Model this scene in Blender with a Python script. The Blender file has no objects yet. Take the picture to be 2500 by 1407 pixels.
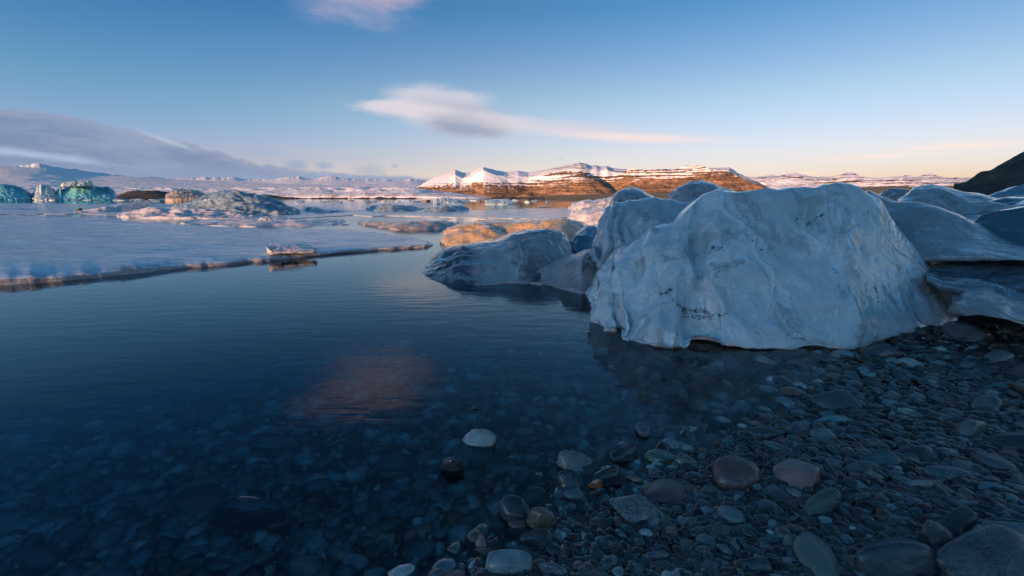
import bpy, math, random
import numpy as np
from mathutils import Vector, Matrix

# ------------------------------------------------------------------ camera, sky, sun, exposure
S = bpy.context.scene
C = S.collection
HC = 0.80                                  # camera height (m)
F = 2500*16/36.0                           # focal length in photo pixels
PITCH = math.atan((703.5-484)/F)
cam_d = bpy.data.cameras.new('camera'); cam = bpy.data.objects.new('camera', cam_d); C.objects.link(cam)
cam.location = (0, 0, HC); cam.rotation_euler = (math.pi/2-PITCH, 0, 0)
cam_d.lens = 16; cam_d.sensor_width = 36; cam_d.clip_start = 0.02; cam_d.clip_end = 60000
S.camera = cam
S.render.engine = 'CYCLES'
S.cycles.use_denoising = True
S.cycles.max_bounces = 8; S.cycles.diffuse_bounces = 3; S.cycles.glossy_bounces = 4
S.cycles.transmission_bounces = 6; S.cycles.transparent_max_bounces = 10; S.cycles.volume_bounces = 0
S.view_settings.view_transform = 'Standard'; S.view_settings.look = 'None'
S.view_settings.gamma = 1; S.view_settings.use_curve_mapping = False
S.view_settings.exposure = 0.9

SUN_EL, SUN_AZ = 5.0, 218.0                # azimuth clockwise from +Y (the view direction)
sd = Vector((math.sin(math.radians(SUN_AZ))*math.cos(math.radians(SUN_EL)),
             math.cos(math.radians(SUN_AZ))*math.cos(math.radians(SUN_EL)), math.sin(math.radians(SUN_EL))))
sun_d = bpy.data.lights.new('sun', 'SUN'); sun = bpy.data.objects.new('sun', sun_d); C.objects.link(sun)
sun_d.energy = 5.0; sun_d.angle = math.radians(0.53); sun_d.color = (1.0, 0.50, 0.25)
sun.rotation_euler = sd.to_track_quat('Z', 'Y').to_euler(); sun.location = sd*200

def ray(X, Y):
    """world direction of a photo pixel"""
    a = (np.asarray(X, float)-1250)/F; b = (703.5-np.asarray(Y, float))/F
    cp, sp = math.cos(PITCH), math.sin(PITCH)
    return a, cp+b*sp, -sp+b*cp
def azel(X, Y):
    x, y, z = ray(X, Y)
    return np.degrees(np.arctan2(x, y)), np.degrees(np.arctan2(z, np.hypot(x, y)))
def gdist(Y, z=0.0, X=1250):
    """horizontal distance at which the pixel's ray meets height z"""
    x, y, dz = ray(X, Y)
    return (HC-z)/np.maximum(-dz, 1e-4)*np.hypot(x, y)

class NT:
    """small helper for node trees"""
    def __init__(s, nt): s.nt = nt; s.n = nt.nodes; s.l = nt.links
    def put(s, sock, v):
        if v is None: return
        if isinstance(v, bpy.types.NodeSocket): s.l.new(v, sock)
        elif isinstance(v, bpy.types.Node): s.l.new(v.outputs[0], sock)
        else:
            if sock.type == 'RGBA' and len(v) == 3: v = (*v, 1)
            sock.default_value = v
    def new(s, t, ins={}, **kw):
        n = s.n.new(t)
        for k, v in kw.items(): setattr(n, k, v)
        for k, v in ins.items(): s.put(n.inputs[k], v)
        return n
    def m(s, op, a, b=None, c=None, clamp=False):
        n = s.n.new('ShaderNodeMath'); n.operation = op; n.use_clamp = clamp
        s.put(n.inputs[0], a); s.put(n.inputs[1], b); s.put(n.inputs[2], c)
        return n.outputs[0]
    def noise(s, vec, scale, detail=4, rough=0.5, dist=0.0, out='Fac'):
        n = s.new('ShaderNodeTexNoise', {'Vector': vec, 'Scale': scale, 'Detail': detail, 'Roughness': rough, 'Distortion': dist})
        return n.outputs[out]
    def vor(s, vec, scale, feature='F1', out='Distance', rnd=1.0):
        n = s.new('ShaderNodeTexVoronoi', {'Vector': vec, 'Scale': scale, 'Randomness': rnd}, feature=feature)
        return n.outputs[out]
    def map(s, vec, scale=(1, 1, 1), rot=(0, 0, 0), loc=(0, 0, 0)):
        return s.new('ShaderNodeMapping', {'Vector': vec, 'Scale': scale, 'Rotation': rot, 'Location': loc}).outputs[0]
    def rng(s, v, a, b, c=0.0, d=1.0, smooth=True):
        n = s.new('ShaderNodeMapRange', {'Value': v, 'From Min': a, 'From Max': b, 'To Min': c, 'To Max': d})
        if smooth: n.interpolation_type = 'SMOOTHSTEP'
        return n.outputs[0]
    def mix(s, f, a, b, mode='MIX'):
        n = s.n.new('ShaderNodeMix'); n.data_type = 'RGBA'; n.blend_type = mode
        s.put(n.inputs[0], f); s.put(n.inputs[6], a); s.put(n.inputs[7], b)
        return n.outputs[2]
    def bump(s, h, strength, dist, normal=None):
        n = s.new('ShaderNodeBump', {'Height': h, 'Strength': strength, 'Distance': dist, 'Normal': normal})
        return n.outputs[0]

w = bpy.data.worlds.new('World'); S.world = w; w.use_nodes = True
t = NT(w.node_tree); t.n.clear()
sky = t.new('ShaderNodeTexSky', sky_type='NISHITA', sun_disc=False, sun_elevation=math.radians(SUN_EL),
            sun_rotation=math.radians(SUN_AZ), altitude=0, air_density=1.0, dust_density=0.6, ozone_density=2.0)
tc = t.new('ShaderNodeTexCoord').outputs['Generated']
sx = t.new('ShaderNodeSeparateXYZ', {0: tc})
az = t.m('DEGREES' if False else 'MULTIPLY', t.m('ARCTAN2', sx.outputs[0], sx.outputs[1]), 57.29578)
el = t.m('MULTIPLY', t.m('ARCSINE', sx.outputs[2]), 57.29578)
ae = t.new('ShaderNodeCombineXYZ', {0: az, 1: el, 2: 0.0}).outputs[0]
# air near the horizon is paler, a warm belt to the right
col = sky.outputs[0]
tint = t.new('ShaderNodeValToRGB', {0: t.rng(el, 0.0, 40.0, smooth=False)})
cr = tint.color_ramp
cr.elements[0].position = 0; cr.elements[0].color = (1.06, .93, 1.75, 1)
cr.elements[1].position = 1; cr.elements[1].color = (0.34, 0.62, 0.74, 1)
e = cr.elements.new(0.125); e.color = (1.26, .98, 1.32, 1)
e = cr.elements.new(0.26); e.color = (1.11, .98, 1.10, 1)
e = cr.elements.new(0.5); e.color = (0.42, 0.71, 0.98, 1)
SKY_TINT = cr
col = t.mix(1.0, col, tint.outputs[0], 'MULTIPLY')
col = t.mix(t.rng(az, 5.0, -45.0), col, t.mix(1.0, col, t.mix(t.rng(el, 2.0, 11.0), (.86, .95, 1.25), (.62, .98, 1.18)), 'MULTIPLY'))
col = t.mix(t.rng(sx.outputs[1], .15, -.45), col, t.mix(1.0, col, (1.55, 1.78, 1.78), 'MULTIPLY'))
n1 = t.noise(t.map(ae, (0.05, 0.22, 1)), 1.0, 6, 0.6)
n2 = t.noise(t.map(ae, (0.16, 0.5, 1), loc=(3, 7, 0)), 1.0, 7, 0.62)
def blob(X, Y, rx, ry, rot=0.0, amp=0.45, soft=0.75, nz=None):
    a0, e0 = [float(q) for q in azel(X, Y)]
    ds = math.cos(math.radians(a0))          # degrees per pixel shrink off axis
    kx = 57.3/F*ds*ds; ky = 57.3/F*ds
    v = t.map(ae, loc=(-a0, -e0, 0))
    v = t.map(v, rot=(0, 0, math.radians(rot)))
    q = t.new('ShaderNodeVectorMath', {0: t.map(v, (1/(rx*kx), 1/(ry*ky), 1))}, operation='LENGTH').outputs['Value']
    q = t.m('ADD', q, t.m('MULTIPLY', t.m('SUBTRACT', nz or n2, 0.5), amp*2))
    return t.rng(q, 1.0, 1.0-soft, 0, 1)
def lay(col, mask, strength, c):
    return t.mix(t.m('MULTIPLY', mask, strength), col, c)
K = 4.7
def cc(r, g, b): return (r*K, g*K, b*K)
sky_light = cc(.70, .65, .71); sky_grey = cc(.31, .36, .49); sky_dark = cc(.215, .30, .46); sky_peach = cc(1.1, .80, .66)
# lens cloud: stacked plates
col = lay(col, blob(1070, 246, 165, 42, 4, .5, .65), .72, sky_light)
col = lay(col, blob(1000, 268, 165, 20, 2, .5, .6), .9, sky_light)
col = lay(col, blob(1115, 290, 215, 42, 6, .45, .6), .9, sky_light)
col = lay(col, blob(1140, 306, 150, 34, 4, .5, .7), .95, sky_grey)
col = lay(col, blob(1130, 262, 150, 20, 6, .6, .95), .45, sky_grey)
col = lay(col, blob(1350, 314, 420, 28, 5.5, .35, .95), .75, sky_light)
col = lay(col, blob(1540, 336, 300, 16, 4, .35, .95), .5, sky_peach)
# pink veil at the top of the picture, going on above the frame
veil = t.noise(t.map(ae, (0.10, 0.35, 1), rot=(0, 0, .25)), 1.0, 7, 0.65)
col = lay(col, blob(860, 5, 200, 62, 3, .6, 1.0, veil), .18, cc(.80, .70, .82))
col = lay(col, blob(850, -70, 250, 95, 6, .8, .9, veil), .38, cc(1.0, .62, .56))
# thin warm streaks low on the right
col = lay(col, blob(2360, 356, 260, 12, 0, .4, 1.0), .45, sky_peach)
col = lay(col, blob(2140, 382, 240, 9, 0, .4, 1.0), .3, sky_peach)
col = lay(col, blob(1965, 424, 50, 7, 0, .4, 1.0), .6, sky_peach)
col = lay(col, blob(1290, 440, 900, 60, 0, .3, 1.0), .22, cc(1.1, .98, .98))
# bank of stratus rolling down to the horizon on the left
BX = [-900, -300, 0, 100, 200, 260, 350, 430, 500, 560, 640, 700, 760, 870, 960, 1040, 1130, 1260]
BY = [250, 246, 262, 268, 288, 302, 322, 345, 360, 378, 398, 408, 415, 424, 430, 435, 450, 500]
A, E = azel(BX, BY)
fc = t.new('ShaderNodeFloatCurve', {'Value': t.rng(az, -80.0, 20.0, smooth=False)})
cv = fc.mapping.curves[0]; fc.mapping.extend = 'HORIZONTAL'
pts = [((a+80)/100, (e+5)/25) for a, e in zip(A, E)]
while len(cv.points) < len(pts): cv.points.new(0.5, 0.5)
for p, q in zip(cv.points, pts): p.location = q
fc.mapping.update()
edge = t.m('SUBTRACT', t.m('MULTIPLY', fc.outputs[0], 25.0), 5.0)
n3 = t.noise(t.map(ae, (0.45, 1.0, 1), loc=(9, 2, 0)), 1.0, 9, 0.68)
dE = t.m('SUBTRACT', edge, el)
dE = t.m('ADD', dE, t.m('MULTIPLY', t.m('SUBTRACT', n3, 0.5), 1.7))
bank = t.rng(dE, -0.12, 0.35)
n4 = t.noise(t.map(ae, (0.12, 0.55, 1), rot=(0, 0, -.12)), 1.0, 8, 0.66)
bcol = t.mix(t.rng(n4, .40, .66), cc(.18, .255, .41), cc(.27, .335, .48))
bcol = t.mix(t.rng(dE, 1.2, 0.1, 0, .35), bcol, cc(.44, .46, .56))
bcol = t.mix(t.rng(el, 4.5, 0.6), bcol, cc(.26, .35, .53))
col = t.mix(t.m('MULTIPLY', bank, .88), col, bcol)
gap = blob(60, 376, 330, 17, 6, .55, 1.0)
col = lay(col, gap, .5, cc(.56, .70, .86))
col = lay(col, blob(410, 345, 90, 9, 20, .6, 1.0), .45, cc(.56, .66, .82))
for X, Y, rx, ry, s_ in [(722, 402, 42, 17, .8), (790, 405, 30, 14, .75), (905, 416, 62, 19, .45), (963, 405, 14, 8, .5), (640, 372, 70, 26, .22), (1370, 388, 10, 4, .3)]:
    col = lay(col, blob(X, Y, rx, ry, 0, .55, .8, n3), s_, cc(.30, .40, .56))
# below the horizon the world is just dim
bg = t.new('ShaderNodeBackground', {'Color': col, 'Strength': 0.12})
t.new('ShaderNodeOutputWorld', {0: bg.outputs[0]})

# ------------------------------------------------------------------ numpy noise
def _h(i, j, k, s=0):
    n = (i.astype(np.int64)*374761393 + j.astype(np.int64)*668265263 + k.astype(np.int64)*2147483647 + s*1274126177) & 0xffffffff
    n = ((n ^ (n >> 13))*1274126177) & 0xffffffff
    n = ((n ^ (n >> 16))*2246822519) & 0xffffffff
    return ((n ^ (n >> 15)) & 0xffffff)/float(0xffffff)
def vnoise(p, s=0):
    p = np.asarray(p, float); i = np.floor(p).astype(np.int64); f = p-i; u = f*f*f*(f*(f*6-15)+10)
    r = 0
    for a in (0, 1):
        for b in (0, 1):
            for c in (0, 1):
                wgt = (u[:, 0] if a else 1-u[:, 0])*(u[:, 1] if b else 1-u[:, 1])*(u[:, 2] if c else 1-u[:, 2])
                r = r+wgt*_h(i[:, 0]+a, i[:, 1]+b, i[:, 2]+c, s)
    return r*2-1
def fbm(p, o=5, s=0, g=0.5, ridged=False):
    p = np.asarray(p, float); r = 0; a = 1.0; t_ = 0
    for k in range(o):
        n = vnoise(p*(2.03**k)+k*17.3, s+k)
        if ridged: n = 1-2*np.abs(n)
        r = r+a*n; t_ += a; a *= g
    return r/t_
def worley(p, s=0):
    """returns F1, F2-F1"""
    p = np.asarray(p, float); i = np.floor(p).astype(np.int64)
    f1 = np.full(len(p), 9.0); f2 = np.full(len(p), 9.0)
    for a in (-1, 0, 1):
        for b in (-1, 0, 1):
            for c in (-1, 0, 1):
                q = i+np.array([a, b, c])
                x = q[:, 0]+_h(q[:, 0], q[:, 1], q[:, 2], s); y = q[:, 1]+_h(q[:, 0], q[:, 1], q[:, 2], s+1)
                z = q[:, 2]+_h(q[:, 0], q[:, 1], q[:, 2], s+2)
                d = np.sqrt((p[:, 0]-x)**2+(p[:, 1]-y)**2+(p[:, 2]-z)**2)
                f2 = np.minimum(f2, np.maximum(f1, d)); f1 = np.minimum(f1, d)
    return f1, f2-f1
def P3(x, y, z=0.0):
    x, y, z = np.broadcast_arrays(x, y, z); return np.stack([x.ravel(), y.ravel(), z.ravel()], 1)

# ------------------------------------------------------------------ object helpers
def tag(o, label=None, cat=None, group=None, kind=None):
    for k, v in (('label', label), ('category', cat), ('group', group), ('kind', kind)):
        if v: o[k] = v
    return o
def mesh_obj(name, v, f, mat, smooth=True, attrs=None, colors=None, parent=None):
    me = bpy.data.meshes.new(name)
    v = np.ascontiguousarray(v, dtype=np.float32); f = np.asarray(f, dtype=np.int32)
    k = f.shape[1]
    me.vertices.add(len(v)); me.vertices.foreach_set('co', v.ravel())
    me.loops.add(f.size); me.loops.foreach_set('vertex_index', f.ravel())
    me.polygons.add(len(f)); me.polygons.foreach_set('loop_start', np.arange(0, f.size, k, dtype=np.int32))
    if smooth: me.polygons.foreach_set('use_smooth', np.ones(len(f), bool))
    me.update(calc_edges=True); me.validate()
    if colors is not None:
        at = me.color_attributes.new('tone', 'FLOAT_COLOR', 'POINT')
        at.data.foreach_set('color', np.ascontiguousarray(colors, dtype=np.float32).ravel())
    me.materials.append(mat)
    o = bpy.data.objects.new(name, me); C.objects.link(o)
    if parent: o.parent = parent
    return o
def grid_faces(nr, nc, wrap=False):
    r = np.arange(nr-1)[:, None]; c = np.arange(nc if wrap else nc-1)[None, :]; c2 = (c+1) % nc
    return np.stack(np.broadcast_arrays(r*nc+c, r*nc+c2, (r+1)*nc+c2, (r+1)*nc+c), -1).reshape(-1, 4)
def vnormals(v, f):
    a = v[f[:, 2]]-v[f[:, 0]]; b = v[f[:, 3]]-v[f[:, 1]]; n = np.cross(a, b)
    out = np.zeros_like(v)
    for k in range(4): np.add.at(out, f[:, k], n)
    return out/np.maximum(np.linalg.norm(out, axis=1, keepdims=True), 1e-12)
def mat(name):
    m = bpy.data.materials.new(name); m.use_nodes = True; tt = NT(m.node_tree); tt.n.clear()
    out = tt.new('ShaderNodeOutputMaterial'); return m, tt, out
def coords(tt): return tt.new('ShaderNodeTexCoord').outputs['Object']

# ------------------------------------------------------------------ materials
def ice_mat(name, base, ss=0.5, sss=.03, ps=1.0, trans=0.15, rough=0.13, dirt=0.0, bumps=1.0, clear_patch=0.0, warm=None):
    m, T, out = mat(name); p = coords(T)
    if ps != 1: p = T.map(p, (ps, ps, ps))
    dist = T.new('ShaderNodeVectorMath', {0: p, 1: T.new('ShaderNodeVectorMath', {0: T.noise(p, 2.2, 3, out='Color'), 1: (.5, .5, .5)}, operation='SUBTRACT').outputs[0]}, operation='ADD').outputs[0]
    big = T.noise(dist, 1.6, 4, .55)
    cloud = T.noise(p, 7.0, 6, .62)
    c = T.mix(T.rng(big, .35, .68), tuple(x*.84 for x in base), base)
    c = T.mix(T.rng(cloud, .40, .72, 0, .45), c, tuple(min(1, x*1.22+.03) for x in base))
    # blotches where the skin is clear and the darker inside shows
    v = T.noise(T.map(dist, (4.6, 4.6, 2.6)), 1.0, 3, .5)
    cl = T.rng(v, .57, .60, 0, 1)
    c = T.mix(T.m('MULTIPLY', cl, .20), c, tuple(x*.55 for x in base))
    # fine air bubbles
    bub = T.vor(p, 120.0)
    c = T.mix(T.rng(bub, .20, .10, 0, .30), c, (.9, .95, 1))
    sp = T.vor(p, 170.0)
    msk = T.noise(p, 5.0, 4, .6)
    c = T.mix(T.m('MULTIPLY', T.rng(sp, .24, .15), T.rng(msk, .42, .62, 0, .55)), c, (.05, .055, .06))
    gr0 = T.noise(p, 75.0, 4, .8)
    c = T.mix(T.rng(gr0, .36, .64, .0, .55), T.mix(1.0, c, (.74, .76, .79), 'MULTIPLY'), c)
    wh = T.rng(T.m('MULTIPLY', T.noise(p, 34.0, 5, .8), T.rng(T.noise(dist, 3.0, 3, .5), .45, .62)), .50, .62)
    c = T.mix(T.m('MULTIPLY', wh, .6), c, (.86, .92, .96))
    if dirt:
        # thin bands of black ash frozen into the ice
        bd = T.noise(T.map(dist, (1.0, 1.0, 2.0), rot=(.3, .5, 0)), 1.7, 3, .5)
        line = T.rng(T.m('ABSOLUTE', T.m('SUBTRACT', bd, .53)), .030, .0)
        gr = T.noise(p, 42.0, 6, .72)
        brk = T.rng(T.noise(p, 3.1, 3, .55), .53, .66)
        k = T.m('MULTIPLY', T.m('MULTIPLY', line, T.rng(gr, .50, .58)), brk)
        c = T.mix(T.m('MULTIPLY', k, dirt, clamp=True), c, (.012, .013, .015))
        halo = T.m('MULTIPLY', T.m('MULTIPLY', T.rng(T.m('ABSOLUTE', T.m('SUBTRACT', bd, .53)), .09, .0), T.rng(T.noise(p, 90, 3, .7), .55, .66)), T.rng(T.noise(p, 2.3, 2), .5, .66))
        c = T.mix(T.m('MULTIPLY', halo, .8*min(1, dirt), clamp=True), c, (.03, .033, .036))
    at = T.new('ShaderNodeSeparateColor', {0: T.new('ShaderNodeAttribute', attribute_name='tone').outputs['Color']}).outputs[0]
    rb_ = T.new('ShaderNodeSeparateColor', {0: T.new('ShaderNodeAttribute', attribute_name='tone').outputs['Color']}).outputs[1]
    c = T.mix(T.m('MULTIPLY', rb_, T.rng(T.noise(p, 9, 4, .6), .35, .6, .15, .7)), c, (.82, .90, .95))
    ak = T.rng(T.m('ADD', at, T.m('MULTIPLY', T.m('SUBTRACT', T.noise(p, 80, 6, .85), .5), 2.6)), .45, .62)
    c = T.mix(T.m('MULTIPLY', ak, T.rng(at, .02, .12, 0, .93)), c, (.014, .015, .018))
    if warm:
        c = T.mix(T.rng(T.noise(p, 1.1, 3), .4, .65), c, warm)
    h1 = T.vor(dist, 5.5, 'SMOOTH_F1'); h2 = T.noise(p, 26.0, 5, .6); h3 = T.vor(dist, 16.0)
    nb = T.bump(h1, .26*bumps, .05); nb = T.bump(h3, .30*bumps, .012, nb); nb = T.bump(h2, .22*bumps, .006, nb)
    r = T.m('ADD', rough, T.m('MULTIPLY', T.rng(cloud, .35, .7), .22))
    b = T.new('ShaderNodeBsdfPrincipled', {'Base Color': c, 'Roughness': r, 'IOR': 1.33, 'Normal': nb,
              'Subsurface Weight': ss, 'Subsurface Radius': (.35, .6, .9), 'Subsurface Scale': sss,
              'Transmission Weight': T.m('ADD', trans, T.m('MULTIPLY', cl, min(.18, trans*2.5))), 'Coat Weight': .5, 'Coat Roughness': .04, 'Coat IOR': 1.4, 'Coat Normal': nb})
    T.l.new(b.outputs[0], out.inputs[0]); return m
def clear_ice_mat(name, base, deep, rough=.08, trans=.75):
    """dark glassy ice: mostly transmits, milky clouds hang in it"""
    m, T, out = mat(name); p = coords(T)
    n = T.noise(p, 1.8, 5, .6); k = T.rng(n, .52, .72)
    fine = T.noise(p, 30.0, 5, .7)
    k = T.m('MAXIMUM', k, T.rng(fine, .62, .72, 0, .2))
    at = T.new('ShaderNodeSeparateColor', {0: T.new('ShaderNodeAttribute', attribute_name='tone').outputs['Color']})
    k = T.m('MAXIMUM', k, T.rng(T.m('ADD', at.outputs[0], T.m('MULTIPLY', T.m('SUBTRACT', T.noise(p, 16, 5, .7), .5), .5)), .12, .75))
    c = T.mix(k, deep, base)
    c = T.mix(T.m('MULTIPLY', at.outputs[1], .8), c, (.75, .82, .88))
    k = T.m('MAXIMUM', k, T.m('MULTIPLY', at.outputs[1], .8))
    dist = T.new('ShaderNodeVectorMath', {0: p, 1: T.noise(p, 2.5, 2, out='Color')}, operation='ADD').outputs[0]
    h1 = T.vor(dist, 4.2, 'SMOOTH_F1'); h3 = T.vor(T.map(dist, (1, 1, 1.6)), 10.0)
    nb = T.bump(h1, .22, .08); nb = T.bump(h3, .08, .02, nb); nb = T.bump(fine, .15, .005, nb)
    b = T.new('ShaderNodeBsdfPrincipled', {'Base Color': c, 'Roughness': rough, 'IOR': 1.31, 'Normal': nb,
              'Transmission Weight': T.rng(k, 0, 1, trans, trans*.25, smooth=False), 'Coat Weight': .25, 'Coat Roughness': .05, 'Coat Normal': nb})
    T.l.new(b.outputs[0], out.inputs[0]); return m
M = {}
M['ice_block'] = ice_mat('ice_block', (.84, .91, .94), ss=.30, trans=.20, dirt=1.3)
M['ice_lobe'] = ice_mat('ice_lobe', (.60, .66, .72), ss=.4, trans=.16, rough=.08)
M['ice_grey'] = ice_mat('ice_grey', (.42, .43, .46), ss=.3, trans=.20, rough=.18, dirt=.5)
M['ice_pale'] = ice_mat('ice_pale', (.66, .70, .74), ss=.6, trans=.15, dirt=0)
M['ice_dirty'] = ice_mat('ice_dirty', (.40, .37, .36), ss=.35, trans=.05, rough=.3, dirt=2.0)
M['ice_snowy'] = ice_mat('ice_snowy', (.72, .70, .70), ss=.3, trans=0.0, rough=.5, dirt=.4)
M['ice_blue'] = ice_mat('ice_blue', (.20, .34, .44), ss=.4, trans=.15, rough=.2, dirt=0)
M['ice_turq'] = ice_mat('ice_turq', ps=.06, base=(.06, .33, .45), bumps=.0, ss=.0, trans=0, rough=.25, dirt=0, warm=(.16, .50, .58))
M['ice_white'] = ice_mat('ice_white', ps=.06, base=(.50, .66, .66), bumps=.0, ss=.0, trans=0, rough=.4, dirt=0)
M['ice_black'] = ice_mat('ice_black', ps=.06, base=(.07, .065, .06), bumps=.0, ss=.0, trans=0, rough=.5, dirt=0, warm=(.32, .28, .24))
M['ice_clear'] = clear_ice_mat('ice_clear', (.52, .47, .46), (.26, .30, .35), rough=.06, trans=.85)
M['ice_amber'] = ice_mat('ice_amber', (.80, .58, .34), ss=.8, sss=.12, trans=.22, rough=.14)  # glow of sun passing through the ice is put into the base colour
M['ice_dark'] = clear_ice_mat('ice_dark', (.10, .16, .20), (.10, .20, .26), trans=.5)

M['ice_shelf'] = ice_mat('ice_shelf', (.15, .21, .26), ss=.1, trans=.05, rough=.10, dirt=0)
M['ice_mound'] = ice_mat('ice_mound', (.24, .36, .44), ps=.3, ss=.2, trans=.05, rough=.2, dirt=0)
def sheet_mat():
    m, T, out = mat('ice_sheet'); p = coords(T)
    st = T.noise(T.map(p, (.22, 1.5, 1), rot=(0, 0, -.08)), 1.4, 7, .62, .6)
    st2 = T.noise(T.map(p, (.5, 3.5, 1), rot=(0, 0, .05)), 2.2, 6, .6, .4)
    frost = T.rng(T.m('ADD', T.m('MULTIPLY', st, .6), T.m('MULTIPLY', st2, .4)), .44, .60)
    c = T.mix(frost, (.30, .42, .50), (.62, .76, .86))
    dk = T.rng(T.noise(T.map(p, (.12, 1.1, 1)), 1.3, 5, .6, .5), .62, .70)
    c = T.mix(T.m('MULTIPLY', dk, .8), c, (.03, .06, .09))
    z = T.new('ShaderNodeSeparateXYZ', {0: p}).outputs[2]
    grit = T.noise(p, 60, 4, .7)
    stri = T.noise(T.map(p, (.8, .8, 30)), 1.0, 4, .6)
    side = T.mix(T.rng(T.m('ADD', T.m('MULTIPLY', grit, .5), T.m('MULTIPLY', stri, .5)), .38, .62), (.30, .31, .34), (.50, .49, .52))
    geo = T.new('ShaderNodeNewGeometry'); nz = T.new('ShaderNodeSeparateXYZ', {0: geo.outputs['True Normal']}).outputs[2]
    c = T.mix(T.rng(nz, .75, .35), c, side)
    nb = T.bump(T.m('ADD', st, T.m('MULTIPLY', st2, .5)), .8, .10)
    nb = T.bump(T.noise(p, 14, 4, .6), .25, .01, nb)
    b = T.new('ShaderNodeBsdfPrincipled', {'Base Color': c, 'Roughness': T.rng(frost, 0, 1, .22, .62), 'IOR': 1.25, 'Normal': nb, 'Coat Weight': .3, 'Coat Roughness': .05})
    T.l.new(b.outputs[0], out.inputs[0]); return m
M['sheet'] = sheet_mat()

def water_mat():
    m, T, out = mat('water'); p = coords(T)
    a = T.noise(T.map(p, (1.0, 3.2, 1), rot=(0, 0, .10)), 3.2, 3, .5)
    b = T.noise(T.map(p, (1.0, 2.4, 1), rot=(0, 0, -.12)), 14.0, 2, .5)
    c = T.noise(T.map(p, (.05, .25, 1)), 1.0, 3, .5)
    h = T.m('ADD', T.m('MULTIPLY', a, .7), T.m('MULTIPLY', b, .14))
    h = T.m('MULTIPLY', h, T.rng(c, .3, .7, .35, 1.0))
    nb = T.bump(h, .36, .012)
    fr = T.new('ShaderNodeFresnel', {'IOR': 1.335, 'Normal': nb}).outputs[0]
    gl = T.new('ShaderNodeBsdfGlossy', {'Color': (.82, .95, 1), 'Roughness': .03, 'Normal': nb})
    tr = T.new('ShaderNodeBsdfTransparent', {'Color': (.93, .98, 1.0)})
    mx = T.new('ShaderNodeMixShader', {0: fr, 1: tr.outputs[0], 2: gl.outputs[0]})
    T.l.new(mx.outputs[0], out.inputs[0])
    va = T.new('ShaderNodeVolumeAbsorption', {'Color': (.25, .62, .78), 'Density': .8})
    T.l.new(va.outputs[0], out.inputs[1]); return m
M['water'] = water_mat()

def stone_mat():
    m, T, out = mat('stone')
    p = coords(T)
    col = T.new('ShaderNodeAttribute', attribute_name='tone').outputs['Color']
    oi = T.new('ShaderNodeObjectInfo')
    p2 = T.new('ShaderNodeVectorMath', {0: p, 1: T.new('ShaderNodeVectorMath', {0: (31., 17., 9.), 'Scale': oi.outputs['Random']}, operation='SCALE').outputs[0]}, operation='ADD').outputs[0]
    a = T.noise(p2, 28, 5, .65); b = T.noise(p2, 260, 3, .7)
    c = T.mix(T.rng(a, .3, .7), T.mix(1.0, col, (.62, .64, .68), 'MULTIPLY'), T.mix(1.0, col, (1.35, 1.32, 1.28), 'MULTIPLY'))
    sp = T.new('ShaderNodeAttribute', attribute_name='tone').outputs['Alpha']
    c = T.mix(T.m('MULTIPLY', T.rng(b, .50, .60), sp), c, (.34, .34, .32))
    vein = T.rng(T.m('ABSOLUTE', T.m('SUBTRACT', T.noise(T.map(p2, (1, 1, 2.5)), 14, 2, .5), .5)), .006, .0)
    c = T.mix(T.m('MULTIPLY', vein, T.m('MULTIPLY', T.rng(oi.outputs['Random'], .72, .75), .45)), c, (.40, .42, .42))
    geo = T.new('ShaderNodeNewGeometry')
    z = T.new('ShaderNodeSeparateXYZ', {0: geo.outputs['Position']}).outputs[2]
    wet = T.rng(z, .015, .07, .12, .34)
    nb = T.bump(a, .25, .004); nb = T.bump(b, .3, .001, nb)
    bs = T.new('ShaderNodeBsdfPrincipled', {'Base Color': c, 'Roughness': wet, 'IOR': 1.5, 'Normal': nb, 'Specular IOR Level': .5})
    T.l.new(bs.outputs[0], out.inputs[0]); return m
M['stone'] = stone_mat()

def ground_mat():
    m, T, out = mat('gravel_ground'); p = coords(T)
    v = T.new('ShaderNodeTexVoronoi', {'Vector': p, 'Scale': 75.0}); d = v.outputs['Distance']; cc_ = v.outputs['Color']
    v2 = T.new('ShaderNodeTexVoronoi', {'Vector': p, 'Scale': 24.0})
    c = T.mix(T.new('ShaderNodeSeparateColor', {0: cc_}).outputs[0], (.006, .008, .010), (.035, .040, .042))
    c = T.mix(T.rng(T.noise(p, .6, 4), .4, .65), c, T.mix(1.0, c, (.6, .7, .8), 'MULTIPLY'))
    nb = T.bump(v2.outputs['Distance'], -.5, .02); nb = T.bump(d, -.9, .008, nb)
    b = T.new('ShaderNodeBsdfPrincipled', {'Base Color': c, 'Roughness': .5, 'Normal': nb})
    T.l.new(b.outputs[0], out.inputs[0]); return m
M['ground'] = ground_mat()

def hill_mat():
    m, T, out = mat('dark_hill'); p = coords(T)
    n = T.noise(p, .12, 8, .68); g = T.noise(T.map(p, (1, 1, .4)), .5, 6, .7)
    c = T.mix(T.rng(n, .38, .62), (.028, .030, .028), (.075, .078, .052))
    c = T.mix(T.rng(g, .56, .66, 0, .6), c, (.13, .12, .09))
    nb = T.bump(n, .9, 2.0); nb = T.bump(T.noise(p, 2.2, 5, .7), .8, .3, nb)
    b = T.new('ShaderNodeBsdfPrincipled', {'Base Color': c, 'Roughness': .85, 'Normal': nb})
    T.l.new(b.outputs[0], out.inputs[0]); return m
M['hill'] = hill_mat()

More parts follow.
